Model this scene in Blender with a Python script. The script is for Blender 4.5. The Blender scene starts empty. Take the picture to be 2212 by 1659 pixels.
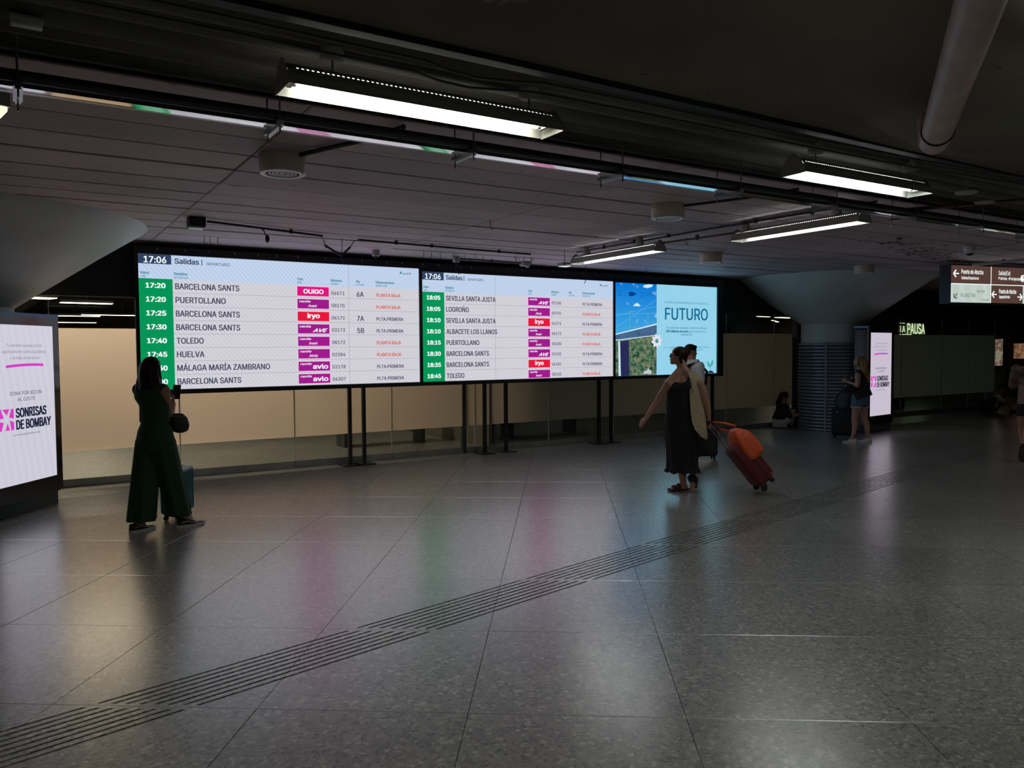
import bpy, bmesh, math, random
from mathutils import Vector, Matrix, noise
random.seed(7)
PI = math.pi
sc = bpy.context.scene
COL = sc.collection

# ------------------------------------------------------------------ camera, world, exposure
cam_d = bpy.data.cameras.new('camera')
cam = bpy.data.objects.new('camera', cam_d)
COL.objects.link(cam)
sc.camera = cam
cam_d.sensor_width = 36.0
cam_d.lens = 1700.0 / 2212.0 * 36.0
cam_d.clip_end = 200
HC = 1.70
P_, RO_, A_ = math.radians(2.484), math.radians(0.3815), math.radians(57.85)
_right = Vector((math.sin(A_), -math.cos(A_), 0))
_fwd0 = Vector((math.cos(A_), math.sin(A_), 0))
_fwd = _fwd0 * math.cos(P_) + Vector((0, 0, -math.sin(P_)))
_down = _fwd0 * -math.sin(P_) + Vector((0, 0, -math.cos(P_)))
_r = _right * math.cos(RO_) + _down * math.sin(RO_)
_d = _right * -math.sin(RO_) + _down * math.cos(RO_)
cam.matrix_world = Matrix(((_r.x, -_d.x, -_fwd.x, 0), (_r.y, -_d.y, -_fwd.y, 0), (_r.z, -_d.z, -_fwd.z, HC), (0, 0, 0, 1)))

w = bpy.data.worlds.new('world')
sc.world = w
w.use_nodes = True
w.node_tree.nodes['Background'].inputs[0].default_value = (0.75, 0.82, 0.70, 1)
w.node_tree.nodes['Background'].inputs[1].default_value = 0.03
sc.view_settings.view_transform = 'Standard'
sc.view_settings.look = 'None'
sc.view_settings.exposure = 0.0
sc.view_settings.gamma = 1.0
sc.view_settings.use_curve_mapping = False
sc.cycles.use_denoising = True
sc.cycles.max_bounces = 7
sc.cycles.diffuse_bounces = 4
sc.cycles.glossy_bounces = 3
sc.cycles.transparent_max_bounces = 12
sc.cycles.sample_clamp_indirect = 3.0
sc.cycles.caustics_reflective = False
sc.cycles.caustics_refractive = False

# ------------------------------------------------------------------ materials
def lin(c):
    c = c / 255.0
    return c / 12.92 if c <= 0.04045 else ((c + 0.055) / 1.055) ** 2.4
def rgb(r, g, b):
    return (lin(r), lin(g), lin(b), 1.0)

MATS = {}
def mat(name, col, rough=0.6, metal=0.0, noise_amt=0.0, noise_scale=8.0, bump=0.0, bump_scale=40.0, spec=0.5, col2=None, detail=4.0, stretch=None, coat=0.0):
    if name in MATS: return MATS[name]
    m = bpy.data.materials.new(name); m.use_nodes = True
    nt = m.node_tree; b = nt.nodes['Principled BSDF']
    b.inputs['Base Color'].default_value = col
    b.inputs['Roughness'].default_value = rough
    b.inputs['Metallic'].default_value = metal
    b.inputs['Specular IOR Level'].default_value = spec
    b.inputs['Coat Weight'].default_value = coat
    tc = nt.nodes.new('ShaderNodeTexCoord')
    src = tc.outputs['Object']
    if stretch:
        mp = nt.nodes.new('ShaderNodeMapping'); mp.inputs['Scale'].default_value = stretch
        nt.links.new(src, mp.inputs[0]); src = mp.outputs[0]
    if noise_amt > 0 or col2:
        n = nt.nodes.new('ShaderNodeTexNoise'); n.inputs['Scale'].default_value = noise_scale; n.inputs['Detail'].default_value = detail
        nt.links.new(src, n.inputs['Vector'])
        mx = nt.nodes.new('ShaderNodeMix'); mx.data_type = 'RGBA'
        r = nt.nodes.new('ShaderNodeMapRange'); r.inputs[1].default_value = 0.35; r.inputs[2].default_value = 0.65
        nt.links.new(n.outputs['Fac'], r.inputs[0]); nt.links.new(r.outputs[0], mx.inputs[0])
        c2 = col2 or tuple([max(0, c * (1 - noise_amt)) for c in col[:3]] + [1])
        mx.inputs[6].default_value = col; mx.inputs[7].default_value = c2
        nt.links.new(mx.outputs[2], b.inputs['Base Color'])
    if bump > 0:
        n2 = nt.nodes.new('ShaderNodeTexNoise'); n2.inputs['Scale'].default_value = bump_scale; n2.inputs['Detail'].default_value = 3
        nt.links.new(src, n2.inputs['Vector'])
        bp = nt.nodes.new('ShaderNodeBump'); bp.inputs['Strength'].default_value = bump; bp.inputs['Distance'].default_value = 0.01
        nt.links.new(n2.outputs['Fac'], bp.inputs['Height']); nt.links.new(bp.outputs[0], b.inputs['Normal'])
    MATS[name] = m
    return m

def emis(name, col, strength=1.0, gloss=0.0):
    if name in MATS: return MATS[name]
    m = bpy.data.materials.new(name); m.use_nodes = True
    b = m.node_tree.nodes['Principled BSDF']
    b.inputs['Base Color'].default_value = (0.01, 0.01, 0.01, 1)
    b.inputs['Roughness'].default_value = 0.25
    b.inputs['Specular IOR Level'].default_value = gloss
    b.inputs['Emission Color'].default_value = col
    b.inputs['Emission Strength'].default_value = strength
    MATS[name] = m
    return m

def screen_mat(name, c1, c2, strength=1.0, freq=16.0, ang=0.7, contrast=1.0, nscale=0.0):
    """lit display: fine diagonal moire between two close tones"""
    m = bpy.data.materials.new(name); m.use_nodes = True; MATS[name] = m
    nt = m.node_tree; b = nt.nodes['Principled BSDF']
    b.inputs['Base Color'].default_value = (0.01, 0.01, 0.01, 1); b.inputs['Roughness'].default_value = 0.25
    b.inputs['Specular IOR Level'].default_value = 0.3
    tc = nt.nodes.new('ShaderNodeTexCoord'); mp = nt.nodes.new('ShaderNodeMapping')
    mp.inputs['Rotation'].default_value = (0, ang, 0)
    wv = nt.nodes.new('ShaderNodeTexWave'); wv.inputs['Scale'].default_value = freq; wv.inputs['Distortion'].default_value = 0.6; wv.inputs['Detail Scale'].default_value = 0.4
    wv.bands_direction = 'X'
    nt.links.new(tc.outputs['Object'], mp.inputs[0]); nt.links.new(mp.outputs[0], wv.inputs['Vector'])
    src = wv.outputs['Fac']
    mx = nt.nodes.new('ShaderNodeMix'); mx.data_type = 'RGBA'
    nt.links.new(src, mx.inputs[0]); mx.inputs[6].default_value = c1; mx.inputs[7].default_value = c2
    nt.links.new(mx.outputs[2], b.inputs['Emission Color']); b.inputs['Emission Strength'].default_value = strength
    return m

# ------------------------------------------------------------------ object helpers
def tag(o, label=None, cat=None, group=None, kind=None):
    if label: o['label'] = label
    if cat: o['category'] = cat
    if group: o['group'] = group
    if kind: o['kind'] = kind
    return o
def empty(name, loc=(0, 0, 0), rz=0.0, label=None, cat=None, group=None, kind=None, parent=None):
    o = bpy.data.objects.new(name, None); COL.objects.link(o)
    o.empty_display_size = 0.2
    o.location = loc; o.rotation_euler = (0, 0, rz)
    if parent: o.parent = parent
    return tag(o, label, cat, group, kind)
def link_mesh(name, me, parent=None, loc=None, rot=None):
    o = bpy.data.objects.new(name, me); COL.objects.link(o)
    if parent: o.parent = parent
    if loc: o.location = loc
    if rot: o.rotation_euler = rot
    return o
def copy_tree(o, parent=None):
    c = o.copy(); COL.objects.link(c); c.parent = parent
    for ch in list(o.children): copy_tree(ch, c)
    return c

class MB:
    """collects simple solids and links them as ONE mesh object"""
    def __init__(s): s.v = []; s.f = []; s.sm = []
    def add(s, vs, fs, smooth=False):
        k = len(s.v); s.v += [tuple(v) for v in vs]
        s.f += [tuple(i + k for i in f) for f in fs]; s.sm += [smooth] * len(fs); return s
    def box(s, a, b, M=None):
        x0, y0, z0 = a; x1, y1, z1 = b
        vs = [Vector(p) for p in ((x0, y0, z0), (x1, y0, z0), (x1, y1, z0), (x0, y1, z0), (x0, y0, z1), (x1, y0, z1), (x1, y1, z1), (x0, y1, z1))]
        if M: vs = [M @ v for v in vs]
        return s.add(vs, [(0, 3, 2, 1), (4, 5, 6, 7), (0, 1, 5, 4), (1, 2, 6, 5), (2, 3, 7, 6), (3, 0, 4, 7)])
    def cbox(s, c, d, M=None):
        return s.box([c[i] - d[i] / 2 for i in range(3)], [c[i] + d[i] / 2 for i in range(3)], M)
    def rbox(s, c, d, r=0.01, seg=2, M=None):
        bm = bmesh.new(); bmesh.ops.create_cube(bm, size=1)
        for v in bm.verts: v.co = Vector((v.co.x * d[0], v.co.y * d[1], v.co.z * d[2]))
        bmesh.ops.bevel(bm, geom=list(bm.edges), offset=r, segments=seg, affect='EDGES', profile=0.5)
        bm.verts.index_update()
        vs = [v.co + Vector(c) for v in bm.verts]
        if M: vs = [M @ v for v in vs]
        s.add(vs, [[v.index for v in f.verts] for f in bm.faces], True); bm.free(); return s
    def tube(s, pts, r, seg=8, caps=True, smooth=True):
        pts = [Vector(p) for p in pts]; n = len(pts); vs = []; up = Vector((0, 0, 1))
        rs = r if isinstance(r, (list, tuple)) else [r] * n
        prev = None
        for i, p in enumerate(pts):
            t = (pts[min(i + 1, n - 1)] - pts[max(i - 1, 0)]).normalized()
            a = t.cross(up)
            if a.length < 0.05: a = t.cross(Vector((1, 0, 0)))
            a.normalize()
            if prev and a.dot(prev) < 0: a = -a
            prev = a; b = t.cross(a)
            for k in range(seg):
                th = 2 * PI * k / seg
                vs.append(p + (a * math.cos(th) + b * math.sin(th)) * rs[i])
        fs = []
        for i in range(n - 1):
            for k in range(seg):
                fs.append((i * seg + k, i * seg + (k + 1) % seg, (i + 1) * seg + (k + 1) % seg, (i + 1) * seg + k))
        s.add(vs, fs, smooth)
        if caps:
            s.add(vs[:seg], [tuple(range(seg))[::-1]]); s.add(vs[-seg:], [tuple(range(seg))])
        return s
    def cyl(s, p0, p1, r0, r1=None, seg=16, caps=True):
        return s.tube([p0, p1], [r0, r0 if r1 is None else r1], seg, caps)
    def lathe(s, prof, c=(0, 0, 0), seg=32, a0=0.0, a1=2 * PI, smooth=True, close=False):
        full = abs(a1 - a0 - 2 * PI) < 1e-6; m = seg if full else seg + 1; vs = []
        for (r, z) in prof:
            for k in range(m):
                th = a0 + (a1 - a0) * k / seg
                vs.append((c[0] + r * math.cos(th), c[1] + r * math.sin(th), c[2] + z))
        fs = []
        for i in range(len(prof) - 1):
            for k in range(seg):
                k2 = (k + 1) % m if full else k + 1
                fs.append((i * m + k, i * m + k2, (i + 1) * m + k2, (i + 1) * m + k))
        return s.add(vs, fs, smooth)
    def ell(s, c, r, M=None, seg=16, rings=10):
        vs = []; fs = []
        for i in range(rings + 1):
            ph = PI * i / rings
            for k in range(seg):
                th = 2 * PI * k / seg
                vs.append(Vector((r[0] * math.sin(ph) * math.cos(th), r[1] * math.sin(ph) * math.sin(th), r[2] * math.cos(ph))))
        if M: vs = [M @ v for v in vs]
        vs = [v + Vector(c) for v in vs]
        for i in range(rings):
            for k in range(seg):
                fs.append((i * seg + k, i * seg + (k + 1) % seg, (i + 1) * seg + (k + 1) % seg, (i + 1) * seg + k))
        return s.add(vs, fs, True)
    def poly(s, pts, y0, y1):
        """prism in the XZ plane from y0 to y1"""
        n = len(pts); vs = [(x, y0, z) for x, z in pts] + [(x, y1, z) for x, z in pts]
        fs = [tuple(range(n)), tuple(range(2 * n - 1, n - 1, -1))] + [(i, i + n, (i + 1) % n + n, (i + 1) % n) for i in range(n)]
        return s.add(vs, fs)
    def mesh(s, name, m=None):
        me = bpy.data.meshes.new(name); me.from_pydata(s.v, [], s.f)
        me.polygons.foreach_set('use_smooth', s.sm)
        if m: me.materials.append(m)
        me.update()
        return me
    def build(s, name, m, parent=None, loc=None, rot=None):
        return link_mesh(name, s.mesh(name, m), parent, loc, rot)

# ------------------------------------------------------------------ text queue (flat print)
TXT = []
def text(key, string, x, z, h, x1=None, weight=0.0, shear=0.0, align='L'):
    """string with its baseline start at (x, z), cap height h, squeezed to end at x1; key = the lettering mesh it joins"""
    TXT.append((key, string, x, z, h, x1, weight, shear, align))
KEYS = {}
def text_key(key, name, m, parent, frame=None, y=0.0):
    """frame: 4x4 taking (x, y, z) of the print plane to the parent's space"""
    KEYS[key] = (name, m, parent, frame, y)
def scan_fill(co, ed, n=44):
    """letter outline -> trapezoids by the non-zero winding rule (safe for overlapping strokes)"""
    ys = sorted(set(round(c[1], 4) for c in co)); y0, y1 = ys[0], ys[-1]
    lv = sorted(set(ys + [y0 + (y1 - y0) * k / n for k in range(n + 1)])); vs, fs, area = [], [], 0.0
    for a, b in zip(lv, lv[1:]):
        if b - a < 2e-4: continue
        m = (a + b) / 2; hit = []
        for i, j in ed:
            (xa, ya), (xb, yb) = co[i], co[j]
            if (ya <= m) == (yb <= m): continue
            X = lambda y: xa + (xb - xa) * (min(max(y, min(ya, yb)), max(ya, yb)) - ya) / (yb - ya)
            hit.append((X(m), X(a), X(b), 1 if yb > ya else -1))
        hit.sort(); wn = 0
        for k, h in enumerate(hit):
            if wn == 0: st = h
            wn += h[3]
            if wn == 0:
                q = len(vs); vs += [(st[1], a), (h[1], a), (h[2], b), (st[2], b)]; fs.append((q, q + 1, q + 2, q + 3)); area += (h[0] - st[0]) * (b - a)
    return vs, fs, area
def flush_text():
    fnt = None
    try:   # the sans-serif that ships with Blender; its built-in face otherwise
        import os
        fnt = bpy.data.fonts.load(os.path.join(bpy.utils.resource_path('LOCAL'), 'datafiles', 'fonts', 'Inter.woff2'))
    except Exception: fnt = None
    def tcurve(body, fill):
        cu = bpy.data.curves.new('t', 'FONT'); cu.body = body; cu.size = 1.0; cu.resolution_u = 2; cu.fill_mode = fill
        if fnt: cu.font = fnt
        o = bpy.data.objects.new('t', cu); COL.objects.link(o); return o
    chars = sorted(set(''.join(t[1] for t in TXT)))
    G = {c: (tcurve(c, 'BOTH'), tcurve(c, 'NONE'), tcurve('H' + c + 'H', 'BOTH')) for c in chars}
    HH = tcurve('HH', 'BOTH'); H1 = tcurve('H', 'BOTH')
    bpy.context.view_layer.update(); dg = bpy.context.evaluated_depsgraph_get()
    def read(o):
        e = o.evaluated_get(dg); me = e.to_mesh()
        r = ([(v.co.x, v.co.y) for v in me.vertices], [tuple(p.vertices) for p in me.polygons], [tuple(x.vertices) for x in me.edges], sum(p.area for p in me.polygons)) if me else ([], [], [], 0)
        e.to_mesh_clear(); return r
    ext = lambda r: (min(v[0] for v in r[0]), max(v[0] for v in r[0]))
    h = read(H1); cap = max(v[1] for v in h[0]); h2 = ext(read(HH)); glyph = {}
    for c, (a, b, d) in G.items():
        ra, rb_, rd = read(a), read(b), ext(read(d)); adv = (rd[1] - rd[0]) - (h2[1] - h2[0])
        vs, fs = ra[0], ra[1]
        if rb_[0]:
            sv, sf, ar = scan_fill(rb_[0], rb_[2])
            if abs(ar - ra[3]) > 0.03 * ar: vs, fs = sv, sf
        glyph[c] = (vs, fs, adv)
    if 'Í' in glyph and 'I' in glyph and 'Á' in glyph and 'A' in glyph:   # the accent of Á over a plain I
        iv, iff, ia = glyph['I']; av, af, aa = glyph['Á']; top = [f for f in af if min(av[i][1] for i in f) > cap * 1.03]
        if top:
            used = sorted(set(i for f in top for i in f)); mx = sum(av[i][0] for i in used) / len(used); mi = sum(v[0] for v in iv) / len(iv); k = len(iv); ix = {q: k + n_ for n_, q in enumerate(used)}
            glyph['Í'] = (iv + [(av[i][0] - mx + mi + 0.02, av[i][1]) for i in used], iff + [tuple(ix[i] for i in f) for f in top], ia)
    for o in [q for g in G.values() for q in g] + [HH, H1]:
        c = o.data; bpy.data.objects.remove(o); bpy.data.curves.remove(c)
    for key, st, x, z, hgt, x1, wgt, sh, al in TXT:
        V, Fc, pen = [], [], 0.0
        for c in st:
            gv, gf, adv = glyph[c]; k = len(V)
            V += [(pen + vx + sh * vy, vy) for vx, vy in gv]; Fc += [tuple(i + k for i in f) for f in gf]; pen += adv
        if not V: continue
        a, b = min(v[0] for v in V), max(v[0] for v in V); bw = max(0.0, wgt) * hgt * 1.3
        sy = hgt / cap; sx = max(0.2 * sy, (x1 - x - 2 * bw) / (b - a)) if x1 is not None else sy
        off = 0 if al == 'L' else (-(b - a) * sx / 2 if al == 'C' else -(b - a) * sx)
        name, m, par, M, y = KEYS[key]; mb = MB()
        for dx, dz in (((0, 0),) if not bw else ((0, 0), (2 * bw, 0), (0, -bw * 0.5), (2 * bw, -bw * 0.5), (bw, bw * 0.3))):
            vs = [Vector((x + off + dx + (vx - a) * sx, y - abs(dx) * 1e-3, z + dz + vy * sy)) for vx, vy in V]
            if M: vs = [M @ v for v in vs]
            mb.add(vs, Fc)
        mb.build(name, m, par)
# ================================================================== THE SETTING
GY = 11.38        # plane of the glass wall
ZC = 3.13         # ceiling
# ---- floor: terrazzo slabs on a dark bed, grid turned against the glass wall
def terrazzo(name, tone=1.0):
    m = bpy.data.materials.new(name); m.use_nodes = True
    nt = m.node_tree; b = nt.nodes['Principled BSDF']; L = nt.links.new
    geo = nt.nodes.new('ShaderNodeNewGeometry')
    v = nt.nodes.new('ShaderNodeTexVoronoi'); v.inputs['Scale'].default_value = 52; v.inputs['Randomness'].default_value = 1
    L(geo.outputs['Position'], v.inputs['Vector'])
    n = nt.nodes.new('ShaderNodeTexNoise'); n.inputs['Scale'].default_value = 120; n.inputs['Detail'].default_value = 3
    L(geo.outputs['Position'], n.inputs['Vector'])
    sep = nt.nodes.new('ShaderNodeSeparateColor'); L(v.outputs['Color'], sep.inputs[0])
    cr = nt.nodes.new('ShaderNodeValToRGB'); cr.color_ramp.interpolation = 'LINEAR'
    e = cr.color_ramp.elements
    e[0].position = 0.0; e[0].color = (0.07 * tone, 0.07 * tone, 0.066 * tone, 1)
    e[1].position = 1.0; e[1].color = (0.40 * tone, 0.395 * tone, 0.38 * tone, 1)
    for p, c in ((0.25, 0.16), (0.6, 0.20), (0.85, 0.24)):
        x = e.new(p); x.color = (c * tone, c * tone, c * tone * 0.97, 1)
    L(sep.outputs[0], cr.inputs[0])
    big = nt.nodes.new('ShaderNodeTexNoise'); big.inputs['Scale'].default_value = 0.9; big.inputs['Detail'].default_value = 4
    L(geo.outputs['Position'], big.inputs['Vector'])
    oi = nt.nodes.new('ShaderNodeObjectInfo')
    mr = nt.nodes.new('ShaderNodeMapRange'); mr.inputs[3].default_value = 0.86; mr.inputs[4].default_value = 1.08; L(oi.outputs['Random'], mr.inputs[0])
    mr2 = nt.nodes.new('ShaderNodeMapRange'); mr2.inputs[1].default_value = 0.3; mr2.inputs[2].default_value = 0.7; mr2.inputs[3].default_value = 0.85; mr2.inputs[4].default_value = 1.1
    L(big.outputs['Fac'], mr2.inputs[0])
    mu = nt.nodes.new('ShaderNodeMath'); mu.operation = 'MULTIPLY'; L(mr.outputs[0], mu.inputs[0]); L(mr2.outputs[0], mu.inputs[1])
    sc_ = nt.nodes.new('ShaderNodeVectorMath'); sc_.operation = 'SCALE'; L(cr.outputs[0], sc_.inputs[0]); L(mu.outputs[0], sc_.inputs['Scale'])
    L(sc_.outputs[0], b.inputs['Base Color'])
    rr = nt.nodes.new('ShaderNodeMapRange'); rr.inputs[3].default_value = 0.17; rr.inputs[4].default_value = 0.36
    L(n.outputs['Fac'], rr.inputs[0]); L(rr.outputs[0], b.inputs['Roughness'])
    b.inputs['Specular IOR Level'].default_value = 1.0
    b.inputs['Coat Weight'].default_value = 1.0; b.inputs['Coat Roughness'].default_value = 0.28; b.inputs['Coat IOR'].default_value = 1.7
    bp = nt.nodes.new('ShaderNodeBump'); bp.inputs['Strength'].default_value = 0.22; bp.inputs['Distance'].default_value = 0.002
    L(sep.outputs[1], bp.inputs['Height']); L(bp.outputs[0], b.inputs['Normal'])
    MATS[name] = m
    return m
M_TERR = terrazzo('terrazzo', 1.75)
M_BED = mat('floor_joint_grout', (0.02, 0.02, 0.02, 1), 0.8)
M_GLINT = mat('joint_glint', (0.85, 0.84, 0.82, 1), 0.30, 1.0)  # pale metal standing in for the glint on tile edges
floor = MB().box((-6, -4, -0.2), (45, 46, -0.014)).build('floor', M_BED); tag(floor, kind='structure', label='dark bed below the speckled grey terrazzo floor slabs')
tt = math.radians(3.428)
# tile frame: a runs to the image right, b away from the camera
_ra = Vector((math.sin(A_), -math.cos(A_), 0)); _fb = Vector((math.cos(A_), math.sin(A_), 0))
TA = _ra * math.cos(tt) - _fb * math.sin(tt)
TB = _ra * math.sin(tt) + _fb * math.cos(tt)
PA, PB, GAP, TH = 1.012, 1.077, 0.0032, 0.014
A0, B0 = -0.43, 3.60
def t2w(a, b, z=0.0):
    p = TA * a + TB * b; return (p.x, p.y, z)
def clip(poly, nx, ny, c, keep_less=True):
    out = []
    for i in range(len(poly)):
        p, q = poly[i], poly[(i + 1) % len(poly)]
        dp = nx * p[0] + ny * p[1] - c; dq = nx * q[0] + ny * q[1] - c
        if not keep_less: dp, dq = -dp, -dq
        if dp <= 0: out.append(p)
        if (dp < 0 < dq) or (dq < 0 < dp):
            t = dp / (dp - dq); out.append((p[0] + (q[0] - p[0]) * t, p[1] + (q[1] - p[1]) * t))
    return out if len(out) > 2 else None
GN = (0.735, -0.678)          # normal of the guiding strip's grooves in the tile frame
G0, GP, GW = -4.099, 0.0516, 0.017
G_OFF = [G0 + GP * k for k in range(8)]
def tile_pieces(a0, a1, b0, b1):
    R = [(a0, b0), (a1, b0), (a1, b1), (a0, b1)]
    d = [GN[0] * p[0] + GN[1] * p[1] for p in R]
    if max(d) < G_OFF[0] - 0.02 or min(d) > G_OFF[-1] + 0.02: return None
    i = 0.022; I = [(a0, b0 + i), (a1, b0 + i), (a1, b1 - i), (a0, b1 - i)]
    out = [[(a0, b0), (a1, b0), (a1, b0 + i), (a0, b0 + i)], [(a0, b1 - i), (a1, b1 - i), (a1, b1), (a0, b1)]]
    edges = [-1e9] + [x for g in G_OFF for x in (g - GW / 2, g + GW / 2)] + [1e9]
    for k in range(0, len(edges), 2):
        q = clip(I, GN[0], GN[1], edges[k], False)
        if q: q = clip(q, GN[0], GN[1], edges[k + 1], True)
        if q: out.append(q)
    return out
def prism(mb, poly):
    n = len(poly); top = [t2w(p[0], p[1], 0) for p in poly]; bot = [t2w(p[0], p[1], -TH) for p in poly]
    mb.add(top + bot, [tuple(range(n))] + [(i, i + n, (i + 1) % n + n, (i + 1) % n) for i in range(n)])
plain = MB()
_mb = MB()
_h = (PA - GAP, PB - GAP)
def plain_mesh():
    mb = MB(); pts = [(0, 0), (_h[0], 0), (_h[0], _h[1]), (0, _h[1])]
    e = 0.0015
    top = [t2w(a, b, 0) for a, b in ((e, e), (_h[0] - e, e), (_h[0] - e, _h[1] - e), (e, _h[1] - e))]
    mid = [t2w(a, b, -e * 0.7) for a, b in pts]; bot = [t2w(a, b, -TH) for a, b in pts]
    mb.add(top + mid + bot, [(0, 1, 2, 3)] + [(i, i + 4, (i + 1) % 4 + 4, (i + 1) % 4) for i in range(4)] + [(i + 4, i + 8, (i + 1) % 4 + 8, (i + 1) % 4 + 4) for i in range(4)])
    return mb.mesh('tile', M_TERR)
PM = plain_mesh()
rest = MB(); ntile = 0
for ia in range(-26, 30):
    for ib in range(-5, 34):
        a0 = A0 + ia * PA; b0 = B0 + ib * PB
        c = Vector(t2w(a0 + PA / 2, b0 + PB / 2))
        if c.x < -5.5 or c.x > 42 or c.y < -3 or c.y > GY + 0.2 + (20 if False else 0): continue
        a1, b1 = a0 + _h[0], b0 + _h[1]
        bm_, am = b0 + PB / 2, a0 + PA / 2
        # seen: inside the picture's wedge
        q = Vector((c.x, c.y, 0)); dep = q.dot(_fb); lat = q.dot(_ra)
        seen = 2.5 < dep < 21 and abs(lat) < 0.68 * dep + 0.9
        pcs = tile_pieces(a0, a1, b0, b1)
        if seen and ntile < 296:
            if pcs:
                mb = MB()
                for p in pcs: prism(mb, p)
                mb.build('tile', M_TERR, floor)
            else:
                link_mesh('tile', PM, floor, loc=t2w(a0, b0))
            ntile += 1
        else:
            for p in (pcs or [[(a0, b0), (a1, b0), (a1, b1), (a0, b1)]]): prism(rest, p)
for ib in range(0, 40):
    for ia in range(-30, 34):
        a0 = A0 + ia * PA; b0 = B0 + ib * PB; c = Vector(t2w(a0 + PA / 2, b0 + PB / 2))
        if c.y <= GY + 0.2 or c.y > 40 or c.x < -5.5 or c.x > 42: continue
        prism(rest, [(a0, b0), (a0 + _h[0], b0), (a0 + _h[0], b0 + _h[1]), (a0, b0 + _h[1])])
tag(rest.build('tile_field', M_TERR, floor), kind='stuff')
# bright strips added in the cross joints for the glint of tile edges
for ib in range(0, 12):
    b0 = B0 + ib * PB - GAP / 2; mb = MB()
    for ia in range(-12, 18):
        a0 = A0 + ia * PA
        c = Vector(t2w(a0, b0))
        if c.y > GY - 0.3 or c.x < -1.5: continue
        pts = [t2w(a0, b0 - 0.0028, -0.0003), t2w(a0 + PA, b0 - 0.0028, -0.0003), t2w(a0 + PA, b0 + 0.0028, 0.0004), t2w(a0, b0 + 0.0028, 0.0004)]
        mb.add(pts + [(p[0], p[1], -0.008) for p in pts], [(0, 1, 2, 3), (0, 4, 5, 1), (1, 5, 6, 2), (2, 6, 7, 3), (3, 7, 4, 0)])
    if mb.v: mb.build('joint_glint_strip', M_GLINT, floor)

# ---- ceiling
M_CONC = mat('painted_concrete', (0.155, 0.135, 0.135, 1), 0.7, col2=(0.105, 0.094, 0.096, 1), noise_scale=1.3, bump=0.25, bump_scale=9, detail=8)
def conc_mat(name, c1, c2, c3, thr=0.62):
    m = bpy.data.materials.new(name); m.use_nodes = True; nt = m.node_tree; b = nt.nodes['Principled BSDF']; L = nt.links.new
    g = nt.nodes.new('ShaderNodeNewGeometry')
    oi = nt.nodes.new('ShaderNodeObjectInfo')
    n1 = nt.nodes.new('ShaderNodeTexNoise'); n1.inputs['Scale'].default_value = 0.8; n1.inputs['Detail'].default_value = 8; L(g.outputs['Position'], n1.inputs['Vector'])
    mp = nt.nodes.new('ShaderNodeMapping'); mp.inputs['Scale'].default_value = (1.0, 3.0, 1.0); L(g.outputs['Position'], mp.inputs[0])
    n2 = nt.nodes.new('ShaderNodeTexNoise'); n2.inputs['Scale'].default_value = 4.5; n2.inputs['Detail'].default_value = 9; n2.inputs['Roughness'].default_value = 0.65; L(mp.outputs[0], n2.inputs['Vector'])
    mx = nt.nodes.new('ShaderNodeMix'); mx.data_type = 'RGBA'; r1 = nt.nodes.new('ShaderNodeMapRange'); r1.inputs[1].default_value = 0.38; r1.inputs[2].default_value = 0.62
    L(n1.outputs['Fac'], r1.inputs[0]); L(r1.outputs[0], mx.inputs[0]); mx.inputs[6].default_value = c1; mx.inputs[7].default_value = c2
    mx2 = nt.nodes.new('ShaderNodeMix'); mx2.data_type = 'RGBA'; r2 = nt.nodes.new('ShaderNodeMapRange'); r2.inputs[1].default_value = thr; r2.inputs[2].default_value = thr + 0.06
    L(n2.outputs['Fac'], r2.inputs[0]); L(r2.outputs[0], mx2.inputs[0]); L(mx.outputs[2], mx2.inputs[6]); mx2.inputs[7].default_value = c3
    mr = nt.nodes.new('ShaderNodeMapRange'); mr.inputs[3].default_value = 0.85; mr.inputs[4].default_value = 1.1; L(oi.outputs['Random'], mr.inputs[0])
    s = nt.nodes.new('ShaderNodeVectorMath'); s.operation = 'SCALE'; L(mx2.outputs[2], s.inputs[0]); L(mr.outputs[0], s.inputs['Scale']); L(s.outputs[0], b.inputs['Base Color'])
    b.inputs['Roughness'].default_value = 0.62
    bp = nt.nodes.new('ShaderNodeBump'); bp.inputs['Strength'].default_value = 0.35; bp.inputs['Distance'].default_value = 0.01; L(n2.outputs['Fac'], bp.inputs['Height']); L(bp.outputs[0], b.inputs['Normal'])
    MATS[name] = m; return m
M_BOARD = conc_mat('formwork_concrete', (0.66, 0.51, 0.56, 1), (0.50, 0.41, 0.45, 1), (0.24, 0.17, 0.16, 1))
M_DARKC = conc_mat('dark_concrete', (0.20, 0.185, 0.14, 1), (0.14, 0.11, 0.09, 1), (0.07, 0.06, 0.05, 1), 0.66)  # darker concrete tone for the coffer
M_RIB = conc_mat('dark_ribs', (0.15, 0.14, 0.12, 1), (0.10, 0.09, 0.085, 1), (0.05, 0.05, 0.045, 1), 0.7)  # darkest concrete tone, for the ribs
ceil = MB().box((-6, 4.55, ZC + 0.012), (42, GY + 0.1, ZC + 0.3)).build('ceiling', M_BED); tag(ceil, kind='structure', label='grey concrete ceiling of long board-marked panels')
SEAM = [4.55, 4.95, 5.45, 5.95, 6.47, 7.02, 7.55, 8.0, 8.43, 8.87, 9.33, 9.8, 10.3, 10.8, GY]
board_meshes = {}
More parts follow.
